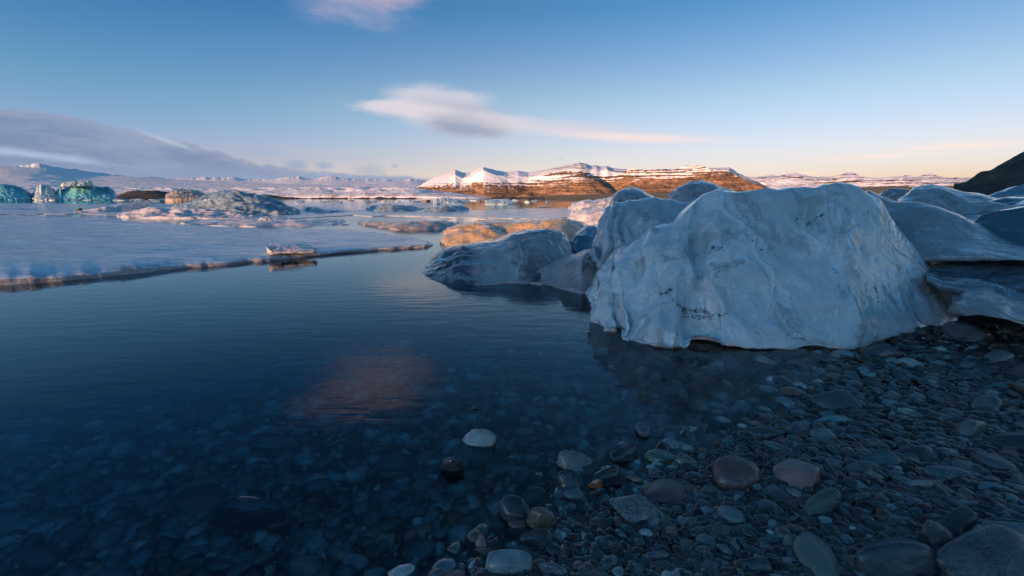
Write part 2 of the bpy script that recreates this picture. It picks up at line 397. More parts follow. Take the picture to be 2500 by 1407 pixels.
def mountain_mat(name, snowline=80., full=290., strata=1.0, rock1=(.070, .045, .032), rock2=(.31, .18, .10)):
    m, T, out = mat(name); p = coords(T)
    geo = T.new('ShaderNodeNewGeometry'); nz = T.new('ShaderNodeSeparateXYZ', {0: geo.outputs['Normal']}).outputs[2]
    x, y, z = [T.new('ShaderNodeSeparateXYZ', {0: p}).outputs[i] for i in range(3)]
    big = T.noise(p, .0035, 6, .6); fine = T.noise(p, .022, 6, .68)
    zz = T.m('ADD', z, T.m('MULTIPLY', T.m('SUBTRACT', big, .5), 60.0))
    # lava beds: level ledges that catch snow
    lay_ = T.noise(T.map(T.new('ShaderNodeCombineXYZ', {0: x, 1: y, 2: zz}).outputs[0], (.0012, .0012, .045)), 1.0, 5, .62)
    alt = T.rng(z, snowline, full)
    s = T.m('ADD', T.m('MULTIPLY', alt, .75), T.m('MULTIPLY', T.m('SUBTRACT', fine, .5), 1.1))
    s = T.m('ADD', s, T.m('MULTIPLY', T.m('SUBTRACT', nz, .80), .9))
    s = T.m('ADD', s, T.m('MULTIPLY', T.m('SUBTRACT', lay_, .5), T.m('MULTIPLY', T.rng(T.m('ARCTAN2', x, y), -.02, .14, .7, 3.2), strata)))
    lay2 = T.noise(T.map(T.new('ShaderNodeCombineXYZ', {0: x, 1: y, 2: zz}).outputs[0], (.004, .004, .13)), 1.0, 4, .6)
    cf = T.rng(T.m('ARCTAN2', x, y), -.02, .14)
    s = T.m('ADD', s, T.m('MULTIPLY', T.m('SUBTRACT', T.m('MULTIPLY', lay2, 1.3*strata), .65*strata+.34), cf))
    s = T.m('ADD', s, T.m('MULTIPLY', T.m('SUBTRACT', 1.0, cf), .10))
    # streaks of snow down the gullies
    ang = T.m('ARCTAN2', x, y)
    st = T.noise(T.new('ShaderNodeCombineXYZ', {0: T.m('MULTIPLY', ang, 190.0), 1: T.m('MULTIPLY', z, .016), 2: T.m('MULTIPLY', fine, 4.0)}).outputs[0], 1.0, 5, .65)
    s = T.m('ADD', s, T.m('MULTIPLY', T.m('MULTIPLY', T.m('SUBTRACT', st, .5), T.m('SUBTRACT', 1.0, T.m('MULTIPLY', cf, .2))), T.rng(z, snowline*3.6, snowline*1.2, .25, 1.0)))
    snow = T.rng(s, .30, .52)
    snow = T.m('MULTIPLY', snow, T.rng(z, snowline*.3, snowline*1.1))
    rock = T.mix(T.rng(T.m('ADD', T.m('MULTIPLY', lay_, .6), T.m('MULTIPLY', fine, .4)), .42, .58), rock1, rock2)
    c = T.mix(snow, rock, (.80, .82, .86))
    nb = T.bump(fine, .7, 14.0); nb = T.bump(lay_, .8*strata, 10.0, nb)
    b = T.new('ShaderNodeBsdfPrincipled', {'Base Color': c, 'Roughness': .85, 'Normal': nb})
    T.l.new(b.outputs[0], out.inputs[0]); return m
M['mtn'] = mountain_mat('mountain_snow_rock')
M['mtn_far'] = mountain_mat('mountain_far', 20., 120., .7)
M['mtn_cold'] = mountain_mat('mountain_cold', 60., 200., .3, (.06, .07, .09), (.12, .13, .16))

def glacier_mat():
    m, T, out = mat('glacier'); p = coords(T)
    z = T.new('ShaderNodeSeparateXYZ', {0: p}).outputs[2]
    n = T.noise(T.map(p, (.02, .008, .02)), 1.0, 7, .7); n2 = T.noise(T.map(p, (.004, .0012, .004)), 1.0, 5, .6)
    low = T.rng(z, 36.0, 8.0)
    c = T.mix(T.m('MULTIPLY', T.rng(n, .50, .60), T.m('ADD', .12, T.m('MULTIPLY', low, .75))), (.84, .84, .84), (.30, .26, .24))
    c = T.mix(T.m('MULTIPLY', T.rng(n2, .56, .64), T.m('MULTIPLY', low, .5)), c, (.20, .16, .13))
    nb = T.bump(n, .9, 8.0)
    b = T.new('ShaderNodeBsdfPrincipled', {'Base Color': c, 'Roughness': .75, 'Normal': nb})
    T.l.new(b.outputs[0], out.inputs[0]); return m
M['glacier'] = glacier_mat()
def simple_mat(name, a, b_, scale, rough=.8, bump=.5, bd=.1):
    m, T, out = mat(name); p = coords(T); n = T.noise(p, scale, 6, .65)
    b = T.new('ShaderNodeBsdfPrincipled', {'Base Color': T.mix(T.rng(n, .35, .65), a, b_), 'Roughness': rough, 'Normal': T.bump(n, bump, bd)})
    T.l.new(b.outputs[0], out.inputs[0]); return m
M['plain'] = simple_mat('moor_plain', (.16, .11, .04), (.30, .19, .07), .012, bd=14)
M['moraine'] = simple_mat('moraine', (.02, .018, .016), (.07, .055, .042), .05, bd=2)
M['straw'] = simple_mat('straw', (.30, .24, .12), (.45, .38, .22), 60, .6)

# ------------------------------------------------------------------ ground and water
def shore(x, y):
    """signed distance (m) from the waterline, positive up the beach"""
    d = (x*1.0-(y-.86)*1.06)/1.457
    return d-.21+.05*np.sin(y*2.1+.5)+.04*np.sin(x*5.3+y*3.1)
def gz(x, y):
    x = np.asarray(x, float); y = np.asarray(y, float)
    d = shore(x, y)
    up = .075*d+.012*np.maximum(d, 0)**1.3
    dn = .10*d-.022*d*d
    z = np.where(d > 0, up, np.maximum(dn, -2.0))
    r = np.hypot(x, y)
    far = np.clip((r-5)/10, 0, 1)
    z = np.where(d > 0, np.minimum(z, .5+.02*d), z)
    # the beach bends off to the right further out: beyond it is lagoon
    bend = np.clip((y-4.2-.55*np.maximum(x-2.2, 0))/2.0, 0, 1)
    z = z*(1-bend)+bend*np.minimum(z, -.5)
    p = P3(x, y)
    z = z+.010*vnoise(p*1.7, 5).reshape(z.shape)+.006*vnoise(p*5.1, 6).reshape(z.shape)
    return z
rr = np.concatenate([[0.0], np.geomspace(.25, 30, 230), np.geomspace(32, 20000, 60)])
th = np.linspace(0, 2*np.pi, 500, endpoint=False)
Rg, Tg = np.meshgrid(rr, th, indexing='ij'); X_ = Rg*np.sin(Tg); Y_ = Rg*np.cos(Tg)
Zg = gz(X_, Y_)
Zg = np.where(Rg > 200, -2.0-.0004*Rg, Zg)
gnd = mesh_obj('ground', P3(X_, Y_, Zg), grid_faces(len(rr), len(th), True), M['ground']); tag(gnd, kind='structure')
# water: one closed body, its top at z = 0
L = 16000.0
wv = [(-L, -L, -30), (L, -L, -30), (L, L, -30), (-L, L, -30), (-L, -L, 0), (L, -L, 0), (L, L, 0), (-L, L, 0)]
wf = [(3, 2, 1, 0), (4, 5, 6, 7), (0, 1, 5, 4), (1, 2, 6, 5), (2, 3, 7, 6), (3, 0, 4, 7)]
wat = mesh_obj('water', np.array(wv, float), np.array(wf), M['water'], smooth=False); tag(wat, kind='structure')

# ------------------------------------------------------------------ terrain by bearing
def terrain(name, XX, YY, r0, rc, r1, m, nth=500, nr=90, power=1.0, noise=0.06, seed=1, back=.5, gully=0.05, ext=0, zb=-4, top_noise=1.0):
    """heightfield over bearing and distance: foot at r0, crest at rc with the given skyline, falling to r1"""
    Xs = np.linspace(min(XX), max(XX), nth); Ys = np.interp(Xs, XX, YY)
    dx, dy, dz = ray(Xs, Ys); hyp = np.hypot(dx, dy); a = np.arctan2(dx, dy); te = dz/hyp
    zr = HC+te*rc
    tt_ = np.linspace(0, 1, nr)
    out = []
    for k, tk in enumerate(tt_):
        if tk <= .72: r = r0+(rc-r0)*(tk/.72); q = (tk/.72)
        else: r = rc+(r1-rc)*((tk-.72)/.28); q = 1-(1-back)*((tk-.72)/.28)
        h = np.maximum(zr, 0)*(q**power)
        p = P3(a*120, r/rc*6, 0.0)
        px_, py_ = np.sin(a)*r, np.cos(a)*r
        g = fbm(P3(px_/(rc*.055), py_/(rc*.11)), 5, seed, ridged=True)
        n = fbm(P3(px_/(rc*.022), py_/(rc*.022)), 5, seed+9)
        w_ = 4*q*(1-q)*(1 if tk <= .72 else .3)
        zs = np.convolve(np.pad(zr, 40, mode='edge'), np.hanning(81)/np.hanning(81).sum(), 'valid')
        h = (np.maximum(zs, 0)+(np.maximum(zr, 0)-np.maximum(zs, 0))*q**7)*(q**power)
        h = h+np.maximum(zr, 20)*((gully*g*1.6+noise*n)*w_*min(1, (1-q)*5+.05))
        out.append(P3(np.sin(a)*r, np.cos(a)*r, h if k else h*0+zb))
    v = np.concatenate(out)
    o = mesh_obj(name, v, grid_faces(nr, nth), m); tag(o, kind='structure'); return o

def jag(XX, YY, amp, n=400, seed=3, f=.05):
    Xs = np.linspace(min(XX), max(XX), n); Ys = np.interp(Xs, XX, YY)
    return Xs, Ys+amp*fbm(P3(Xs*f, Xs*0), 5, seed)
def mountains():
    # a heightfield built from crests and cones, bearing x distance
    nth, nr = 900, 260
    Xs = np.linspace(985, 1960, nth); r = np.linspace(4700, 8600, nr)
    dx, dy, dz = ray(Xs, Xs*0+440.); a = np.arctan2(dx, dy)
    def crest(pts): 
        x, y = zip(*pts); Y = np.interp(Xs, x, y); q = ray(Xs, Y); return q[2]/np.hypot(q[0], q[1])
    back = crest([(985, 480), (1000, 468), (1020, 456), (1045, 441), (1085, 423), (1112, 414), (1130, 421), (1150, 420), (1165, 413), (1180, 408), (1200, 414), (1215, 418), (1240, 420), (1265, 416), (1290, 420), (1330, 414), (1360, 409), (1390, 404), (1415, 398), (1430, 400), (1440, 404), (1455, 402), (1465, 405), (1480, 403), (1495, 409), (1530, 414), (1600, 417), (1700, 410), (1765, 410), (1778, 410), (1800, 423), (1830, 436), (1870, 452), (1900, 470), (1960, 484)])
    cliff = crest([(985, 520), (1235, 505), (1262, 480), (1300, 462), (1345, 447), (1380, 434), (1400, 424), (1417, 417), (1428, 428), (1470, 432), (1510, 428), (1530, 415), (1545, 410), (1560, 416), (1600, 414), (1620, 411), (1640, 415), (1665, 405), (1690, 401), (1710, 404), (1730, 412), (1750, 416), (1765, 413), (1790, 424), (1820, 438), (1860, 455), (1900, 474), (1960, 500)])
    jn = fbm(P3(Xs*.06, Xs*0), 5, 91, .6)*.0016; jc = 1.6*fbm(P3(Xs*.08, Xs*0+5), 5, 92, .6)*.0014
    A, R = np.meshgrid(a, r)
    wx = np.sin(A)*R; wy = np.cos(A)*R
    gn = fbm(P3(wx/330+.5*vnoise(P3(wx/500, wy/500)).reshape(A.shape), wy/380), 5, 21, ridged=True).reshape(A.shape)
    fn = fbm(P3(wx/140, wy/140), 6, 31).reshape(A.shape)
    rb = 7600+120*np.sin(A*40)
    zb = (back[None]+jn[None]*np.exp(-np.abs(rb-R)/140))*7600
    z1 = zb-np.maximum(rb-R, 0)*.10-np.maximum(rb-1500-R, 0)*.5-np.maximum(R-rb, 0)*.5+gn*14*np.clip((rb-R)/500, 0, 1)
    rc_ = 5650+260*fbm(P3(a*14, 0*a), 2, 41)[None]+0*R
    dd = rc_-R
    zc = (cliff[None]+jc[None]*np.exp(-np.abs(dd)/90))*rc_
    # upper cliff steep, scree below gentler; plateau behind
    z2 = zc-np.where(dd > 0, np.minimum(dd, 230)*.85+np.maximum(dd-230, 0)*.38, -dd*.02*0+(-dd)*.10)
    z2 = z2+gn*np.clip(dd/150, 0, 1)*8+fn*np.clip(dd/100, 0, 1)*16
    step = 22.0
    z2s = np.round(z2/step)*step
    z2 = z2*.7+z2s*.3
    z = np.maximum(z1, z2)
    # pyramids standing forward of the crest
    for (px, py, pr, sl, sf) in [(1162, 421, 6300, .62, .62), (1088, 430, 6900, .55, .5), (1417, 417, 5500, .8, .9)]:
        q = ray(px, py); te = q[2]/math.hypot(q[0], q[1]); ap = math.atan2(q[0], q[1])
        lat = (A-ap)*pr; lon = pr-R
        dist = np.sqrt(lat**2*1.0+lon**2*(sf/sl)**2)
        z3 = te*pr-dist*sl*(.75+.25*np.exp(-dist/300))+gn*np.clip(dist/200, 0, 1)*30+fn*16
        z = np.maximum(z, z3)
    z = z+fn*9*np.clip(1-(z/600), .2, 1)
    z = np.where(R < 4720, -5, z); z = np.maximum(z, -5)
    v = P3(np.sin(A)*R, np.cos(A)*R, z)
    o = mesh_obj('mountain_range', v, grid_faces(nr, nth), M['mtn']); tag(o, kind='structure')
mountains()
# far snowy range on the right
XX, YY = jag([1780, 1800, 1860, 1880, 1900, 1940, 1960, 1990, 2040, 2060, 2078, 2100, 2120, 2150, 2220, 2232, 2262, 2275, 2290, 2310, 2370, 2430, 2500, 2700],
             [442, 432, 430, 424, 430, 420, 427, 433, 430, 424, 419, 430, 434, 434, 428, 433, 426, 422, 430, 434, 434, 440, 446, 455], 2.0, 700, 5, .09)
terrain('far_mountains', XX, YY, 7200, 9000, 11000, M['mtn_far'], 600, 110, .9, .10, 7, .6, .10)
# pale far peaks below the cloud bank on the left
XX, YY = jag([-200, 60, 90, 130, 200, 300, 420, 480, 500, 540, 560, 590, 640, 700, 730, 760, 800, 830, 870, 900, 940, 970, 1000, 1030, 1080],
             [412, 404, 399, 406, 416, 430, 436, 434, 431, 436, 431, 437, 438, 434, 431, 437, 430, 434, 437, 438, 436, 440, 438, 441, 450], 3.5, 600, 8, .07)
terrain('icecap_mountains', XX, YY, 6500, 11500, 14000, M['mtn_cold'], 600, 120, 1.0, .02, 12, .6, .01)
# upper glacier slopes and the broken tongue in front of them
XX, YY = jag([-400, 0, 120, 180, 300, 420, 560, 700, 860, 1000, 1060], [398, 404, 412, 424, 430, 438, 444, 449, 454, 458, 466], 1.0, 300, 15, .02)
terrain('glacier_slope', XX, YY, 4200, 8200, 9500, M['glacier'], 420, 120, 1.1, .02, 17, .9, .0)
XX, YY = jag([-400, 0, 200, 400, 560, 700, 860, 1000, 1060, 1130, 1180, 1230], [452, 456, 457, 459, 460, 458, 457, 458, 466, 474, 481, 486], 1.3, 500, 18, .12)
terrain('glacier_tongue', XX, YY, 2500, 3600, 4600, M['glacier'], 900, 260, .45, .20, 19, .95, .03)
# moors at the mountains' foot, dark moraine strips along the far shore
XX, YY = jag([1180, 1240, 1330, 1420, 1500, 1700, 2000, 2120, 2160, 2200, 2240, 2300, 2420, 2600, 2900], [486, 482, 478, 476, 474, 470, 466, 459, 455, 457, 456, 458, 452, 450, 440], 1.5, 300, 23, .04)
terrain('moor', XX, YY, 900, 3900, 4600, M['plain'], 300, 50, .7, .12, 25, .9, .03)
for k, (x0, x1, ys, rc_) in enumerate([(270, 450, 464, 1300), (560, 720, 476, 900), (720, 850, 484, 800), (860, 1030, 485, 700), (1200, 1330, 488, 650)]):
    XX, YY = jag([x0, x0+.2*(x1-x0), x0+.5*(x1-x0), x0+.8*(x1-x0), x1], [487, ys+4, ys, ys+4, 487], 4, 120, 33+k, .06)
    terrain('moraine_bank', XX, YY, rc_*.9, rc_, rc_*1.1, M['moraine'], 120, 24, .8, .15, 35+k, .3, .05)
# dark hill on the right
XX, YY = jag([2325, 2345, 2370, 2400, 2450, 2500, 2600, 2800, 3200, 3800], [474, 464, 450, 431, 398, 370, 320, 250, 190, 150], 2.0, 260, 44, .05)
terrain('hill', XX, YY, 42, 95, 150, M['hill'], 260, 90, .9, .06, 45, .9, .04, zb=-3)
# unseen ridge added behind the camera, its crest shaped to shade the shore
def ridge():
    s = Vector((sd.x, sd.y, 0)).normalized(); pxy = Vector((-s.y, s.x, 0))   # s towards the sun, pxy across
    U = np.concatenate([np.linspace(-260, -8, 120), np.linspace(-7.8, 8, 120), np.linspace(9, 700, 300)])
    # u = coordinate along pxy; the light that reaches a point p passes the crest at u = p.pxy
    D = 150.0
    return s, pxy, U, D
s_, p_, U, D = ridge()
def u_of(x, y): return x*p_.x+y*p_.y
def cresth(U):
    """crest height over bearing: high where the beach lies in shade, low for the lit ice"""
    tanel = math.tan(math.radians(SUN_EL))
    usign = 1.0 if u_of(1.0, 0) > 0 else -1.0
    u = U*usign                     # positive to the right of the camera
    base = D*tanel
    lo = base+.33                   # lit ice beyond about 6-8 m
    hi = base+9.0
    k = np.clip((u+4.7)/.6, 0, 1); k = k*k*(3-2*k)
    h = lo+(3.2-.33)*k
    h = h+38*(1-np.exp(-np.maximum(u+.5, 0)/9))
    return h+.10*np.clip((u+3)/3, 0, 1)*fbm(P3(U*.5, U*0), 4, 51)
vs = []
prof = [(-60, 0), (-40, .25), (-20, .62), (-8, .9), (0, 1), (8, .92), (25, .62), (50, .2), (70, -.05)]
ch = cresth(U)
for dd, q in prof:
    P = np.array([s_.x, s_.y])[None]*(D+dd)+np.array([p_.x, p_.y])[None]*U[:, None]
    vs.append(P3(P[:, 0], P[:, 1], ch*q-1.0*(q < .3)))
rg = mesh_obj('shade_ridge', np.concatenate(vs), grid_faces(len(prof), len(U)), M['hill']); tag(rg, kind='structure')

# ------------------------------------------------------------------ ice pieces
def smooth_interp(x, pts):
    px, py = zip(*sorted(pts)); px = np.array(px, float); py = np.array(py, float)
    y = np.interp(x, px, py)
    # light smoothing so traced corners are not knife-sharp
    k = max(3, len(x)//90) | 1
    pad = np.pad(y, k//2, mode='edge'); ys = np.convolve(pad, np.ones(k)/k, 'valid')
    ys[0] = y[0]; ys[-1] = y[-1]; return ys
def piece(name, label, cat, top, bot, m, dist=None, wl=None, z0=0.0, lean=.3, bulge=.12, thick=.8, nc=160, nr=60,
          scal=(3., 3., 1.6), amp=.03, fine=.008, rough=1.5, seed=0, skirt=.15, group=None, leanp=1.0, folds=None, edge=.5, ash=None, ribs=None):
    x0 = max(min(p[0] for p in top), min(p[0] for p in bot)); x1 = min(max(p[0] for p in top), max(p[0] for p in bot))
    Xs = x0+(x1-x0)*(.5-.5*np.cos(np.pi*(np.linspace(0, 1, nc)*.94+.03)))
    Xs = x0+(x1-x0)*(Xs-Xs[0])/(Xs[-1]-Xs[0])
    yt = smooth_interp(Xs, top); yb = smooth_interp(Xs, bot)
    sc = (x1-x0)
    yt = yt+rough*fbm(P3(Xs/sc*14, Xs*0, seed), 4, seed+60)*np.minimum(1, (yb-yt)/20)
    yb = np.maximum(yb, yt+.05)
    dwl = gdist(yb, z0, Xs)
    if wl is None: wl = .9 if dist is None else 0.0
    if dist is None: dist = float(dwl.min())
    D0 = dist+wl*(dwl-dist)
    # carry the foot down to the ground or water
    u = np.linspace(0, 1, nc); su = 1-np.abs(2*u-1)**3
    V = np.linspace(0, 1, nr)
    V = .5-.5*np.cos(np.pi*V)
    def surf(side):
        rows = []
        for v in V:
            sv = 1-abs(2*v-1)**3
            if skirt and v < .5: sv = 1-abs(2*.5*(1 if v < .5 else v)-1)**3 if False else (1.0 if v < .5 else sv)
            w_ = (np.clip(su, 0, 1)*max(sv, 0))**edge
            Dv = D0+lean*(v**leanp)+(-bulge*w_ if side == 0 else thick*w_)
            if side == 0: Dv = Dv+bulge
            else: Dv = Dv+bulge
            X, Y = Xs, yb+(yt-yb)*v
            dx, dy, dz = ray(X, Y); h = np.hypot(dx, dy)
            if side == 0: z = HC+dz/h*Dv
            else:
                df = D0+lean*(v**leanp)+bulge
                z = HC+dz/h*df+ (Dv-df)*np.minimum(0, dz/h)*.2     # back keeps about the height of the front edge
                z = np.minimum(z, HC+dz/h*Dv)if False else z
            rows.append(np.stack([dx/h*Dv, dy/h*Dv, z], 1))
        return rows
    fr = surf(0); bk = surf(1)
    loop = []
    if skirt:
        f0 = fr[0].copy(); b0 = bk[0].copy(); f0[:, 2] = np.minimum(f0[:, 2], z0)-skirt; b0[:, 2] = f0[:, 2]
        mid = fr[0].copy(); mid[:, 2] = (fr[0][:, 2]+f0[:, 2])/2
        loop = [f0, mid]+fr+bk[::-1]+[b0]
    else:
        loop = fr+bk[::-1][:]
    # profile rings run round each column: rows wrap
    G = np.stack(loop, 0); n_r = G.shape[0]
    v = G.reshape(-1, 3)
    f = grid_faces(n_r, nc)
    last = (n_r-1)*nc; c = np.arange(nc-1)
    f = np.concatenate([f, np.stack([last+c, last+c+1, c+1, c], 1)])
    nrm = vnormals(v, f)
    # scallops: smooth hollows with sharp ribs between them
    s3 = np.array(scal)
    wp = v+.12*np.stack([vnoise(v*2.3, seed+1), vnoise(v*2.3+9, seed+2), vnoise(v*2.3+19, seed+3)], 1)
    f1, _ = worley(wp*s3+seed*3.7, seed)
    f1b, _ = worley(wp*s3*2.7+5, seed+4)
    d = amp*(f1-.55)*1.9+amp*.42*(f1b-.5)+fine*fbm(v*14, 4, seed+6)+amp*1.2*fbm(v*1.6, 3, seed+8)
    if folds:   # sharp folds running obliquely down one end of the block
        for (fx0, fx1, per, fa) in folds:
            px = np.degrees(np.arctan2(v[:, 0], v[:, 1])); a0 = azel(fx0, 600)[0]; a1 = azel(fx1, 600)[0]
            wgt = np.clip(1-np.abs((px-(a0+a1)/2)/((a1-a0)/2))**3, 0, 1)
            ph = (px-v[:, 2]*7+2.0*vnoise(v*3, seed+12))/per
            d = d+fa*wgt*(np.abs(ph-np.round(ph))*2-.5)
    rib_w = np.zeros(len(v))
    msk = 1-.72*np.clip((np.degrees(np.arctan2(v[:, 0], v[:, 1]))-azel(2060, 600)[0])/2, 0, 1) if ribs else np.ones(len(v))
    msk = msk*np.tile(np.clip(su*3.5+.08, 0, 1), n_r)
    rw = 1-.7*np.exp(-((1-V)/.10)**2); rw = np.concatenate([np.ones(2), rw, rw[::-1], np.ones(1)] if skirt else [rw, rw[::-1]])
    v = v+nrm*(d*msk*np.repeat(rw, nc))[:, None]
    # local origin at the foot
    cx, cy = v[:, 0].mean(), v[:, 1].mean(); org = np.array([cx, cy, z0])
    col = np.zeros((len(v), 4)); col[:, 3] = 1
    if ribs:
        k0 = (2 if skirt else 0)*nc; nf = nr*nc
        gx = np.tile(Xs, nr)+5*vnoise(v[k0:k0+nf]*7, 75); gy = (yb[None]+(yt-yb)[None]*V[:, None]).ravel()+5*vnoise(v[k0:k0+nf]*7, 76); hgt = np.zeros(nf)
        for (pl, wd, hh) in ribs:
            best = np.zeros(nf)
            for (ax, ay), (bx, by) in zip(pl[:-1], pl[1:]):
                tx, ty = bx-ax, by-ay; q = np.clip(((gx-ax)*tx+(gy-ay)*ty)/(tx*tx+ty*ty), 0, 1)
                dd = np.hypot(gx-ax-q*tx, gy-ay-q*ty); fall = np.minimum(1, 3.5*(1-np.hypot(gx-(pl[0][0]+pl[-1][0])/2, gy-(pl[0][1]+pl[-1][1])/2)/(.62*(sum(math.hypot(c[0]-e_[0], c[1]-e_[1]) for c, e_ in zip(pl[:-1], pl[1:]))+20))))
                best = np.maximum(best, np.clip(1-dd/(wd*.7), 0, 1)**1.3*np.clip(fall, 0, 1))
            hgt = hgt+.75*hh*best; rib_w[k0:k0+nf] = np.maximum(rib_w[k0:k0+nf], best**1.5)
        col[:, 1] = rib_w
        v[k0:k0+nf] += nrm[k0:k0+nf]*hgt[:, None]
    if ash:
        k0 = (2 if skirt else 0)*nc; nf = nr*nc
        gx = np.tile(Xs, nr); gy = (yb[None]+(yt-yb)[None]*V[:, None]).ravel(); a_ = np.zeros(nf)
        gx = gx+13*vnoise(v[k0:k0+nf]*8, 71)+9*vnoise(v[k0:k0+nf]*26, 72); gy = gy+13*vnoise(v[k0:k0+nf]*8, 73)+9*vnoise(v[k0:k0+nf]*26, 74)
        for (ax, ay, bx, by, wd, st) in ash:
            tx, ty = bx-ax, by-ay; q = np.clip(((gx-ax)*tx+(gy-ay)*ty)/(tx*tx+ty*ty), 0, 1)
            dd = np.hypot(gx-ax-q*tx, gy-ay-q*ty); a_ = np.maximum(a_, st*.9*np.clip(1-dd/(wd*1.7), 0, 1))
        col[k0:k0+nf, 0] = a_
    tv = v-org; vol = (tv[f[:, 0]]*np.cross(tv[f[:, 1]], tv[f[:, 2]])).sum()+(tv[f[:, 0]]*np.cross(tv[f[:, 2]], tv[f[:, 3]])).sum()
    if vol < 0: f = f[:, ::-1]
    o = mesh_obj(name, tv, f, m, colors=col); o.location = org
    tag(o, label, cat, group)
    return o

main = piece('ice_block', 'huge scalloped blue-white block of ice with black ash streaks, on the pebble shore', 'ice block',
    [(1432, 722), (1440, 692), (1462, 660), (1482, 640), (1510, 612), (1560, 585), (1590, 558), (1640, 548), (1662, 520), (1690, 495), (1715, 472), (1752, 458), (1762, 462), (1800, 466), (1850, 463), (1872, 457), (1900, 461), (1932, 453), (1958, 452), (1990, 457), (2012, 450), (2052, 448), (2085, 454), (2110, 468), (2150, 486), (2170, 520), (2195, 560), (2230, 600), (2262, 640), (2290, 672), (2330, 698), (2352, 740)],
    [(1432, 724), (1445, 745), (1470, 780), (1500, 800), (1494, 822), (1510, 838), (1560, 850), (1610, 865), (1650, 868), (1690, 860), (1705, 848), (1760, 860), (1850, 865), (1900, 862), (1950, 858), (2080, 855), (2150, 835), (2230, 815), (2290, 800), (2330, 785), (2346, 772), (2352, 742)],
    M['ice_block'], wl=.85, lean=.62, bulge=.10, thick=1.3, nc=520, nr=230, scal=(3.3, 3.3, 1.9), amp=.070, fine=.004, rough=3, seed=3, skirt=.0, folds=[(1430, 1700, 3.0, .030)], edge=.45,
    ribs=[([(1592, 556), (1580, 600), (1574, 650), (1560, 700), (1530, 750), (1500, 796)], 16, .028), ([(1560, 590), (1530, 640), (1500, 690), (1475, 740)], 14, .03), ([(1520, 615), (1490, 655), (1462, 700)], 12, .028),
          ([(1600, 690), (1585, 740), (1560, 780), (1530, 830)], 12, .02), ([(1765, 462), (1770, 490), (1800, 530), (1850, 575)], 14, .02), ([(2012, 452), (2020, 500), (2032, 560), (2030, 610)], 9, .018),
          ([(1845, 575), (1842, 600), (1860, 630), (1885, 650), (1890, 700), (1884, 745)], 9, .018), ([(2000, 460), (2040, 500), (2052, 540), (2085, 600), (2080, 640)], 6, .012), ([(1975, 500), (1970, 550), (2000, 590)], 8, .014),
          ([(2090, 455), (2130, 510), (2160, 545), (2180, 590), (2230, 640), (2290, 690)], 5, .012), ([(2150, 560), (2148, 600), (2180, 640), (2230, 680)], 5, .008), ([(2080, 600), (2085, 650), (2120, 690)], 8, .014),
          ([(1700, 845), (1722, 810), (1715, 770), (1690, 740)], 10, .02), ([(1560, 780), (1600, 750), (1650, 735)], 12, .018), ([(1790, 720), (1780, 690), (1800, 660)], 8, .012), ([(1900, 740), (1930, 790), (1985, 835)], 10, .018), ([(1930, 700), (1940, 740), (1960, 780)], 8, .012), ([(2080, 740), (2100, 790), (2140, 820)], 9, .012),
          ([(1600, 640), (1640, 600), (1690, 560), (1745, 545)], 10, .012), ([(1745, 545), (1748, 565), (1790, 575), (1820, 572)], 8, .012)],
    ash=[(1600, 708, 1640, 712, 9, .75), (1640, 716, 1660, 728, 7, .6), (1660, 726, 1700, 745, 9, .75), (1700, 750, 1716, 775, 10, .75), (1735, 764, 1780, 764, 9, .65), (1690, 770, 1722, 768, 7, .7),
         (1695, 790, 1712, 815, 8, .45), (1810, 780, 1860, 812, 26, .38), (1860, 812, 1920, 824, 14, .5), (1920, 824, 1990, 834, 9, .6), (1588, 640, 1592, 700, 5, .5), (1600, 668, 1680, 625, 7, .45), (1680, 625, 1745, 600, 9, .4),
         (1590, 700, 1582, 760, 5, .4), (1700, 655, 1760, 650, 4, .35), (1780, 640, 1860, 668, 4, .35), (2225, 688, 2300, 702, 12, .5), (2250, 712, 2330, 722, 16, .5), (2090, 455, 2110, 620, 6, .35), (2120, 690, 2180, 720, 7, .35), (1985, 835, 1975, 828, 6, .7)])
piece('ice_block', 'folded translucent ice lobe behind the left end of the huge block, above the pinkish wedge', 'ice block',
    [(1446, 600), (1458, 570), (1464, 535), (1476, 508), (1495, 493), (1560, 488), (1600, 482), (1650, 488), (1680, 494), (1720, 482), (1800, 480), (1860, 560)],
    [(1446, 602), (1452, 640), (1466, 665), (1500, 700), (1600, 712), (1800, 712), (1860, 600)],
    M['ice_lobe'], dist=3.55, lean=.4, bulge=.2, thick=.7, nc=260, nr=150, scal=(4, 4, 2.2), amp=.06, fine=.004, rough=3, seed=11, skirt=.0, folds=[(1440, 1640, 1.7, .04)])
piece('ice_block', 'low pinkish ice wedge speckled with grit, touching the left foot of the huge block', 'ice block',
    [(1250, 683), (1275, 668), (1310, 650), (1350, 640), (1400, 626), (1440, 612), (1462, 614), (1480, 640), (1520, 690)],
    [(1250, 685), (1300, 692), (1350, 698), (1385, 712), (1420, 718), (1460, 712), (1520, 705)],
    M['ice_dirty'], lean=.35, bulge=.2, thick=.7, nc=160, nr=70, scal=(6, 6, 5), amp=.025, seed=17)
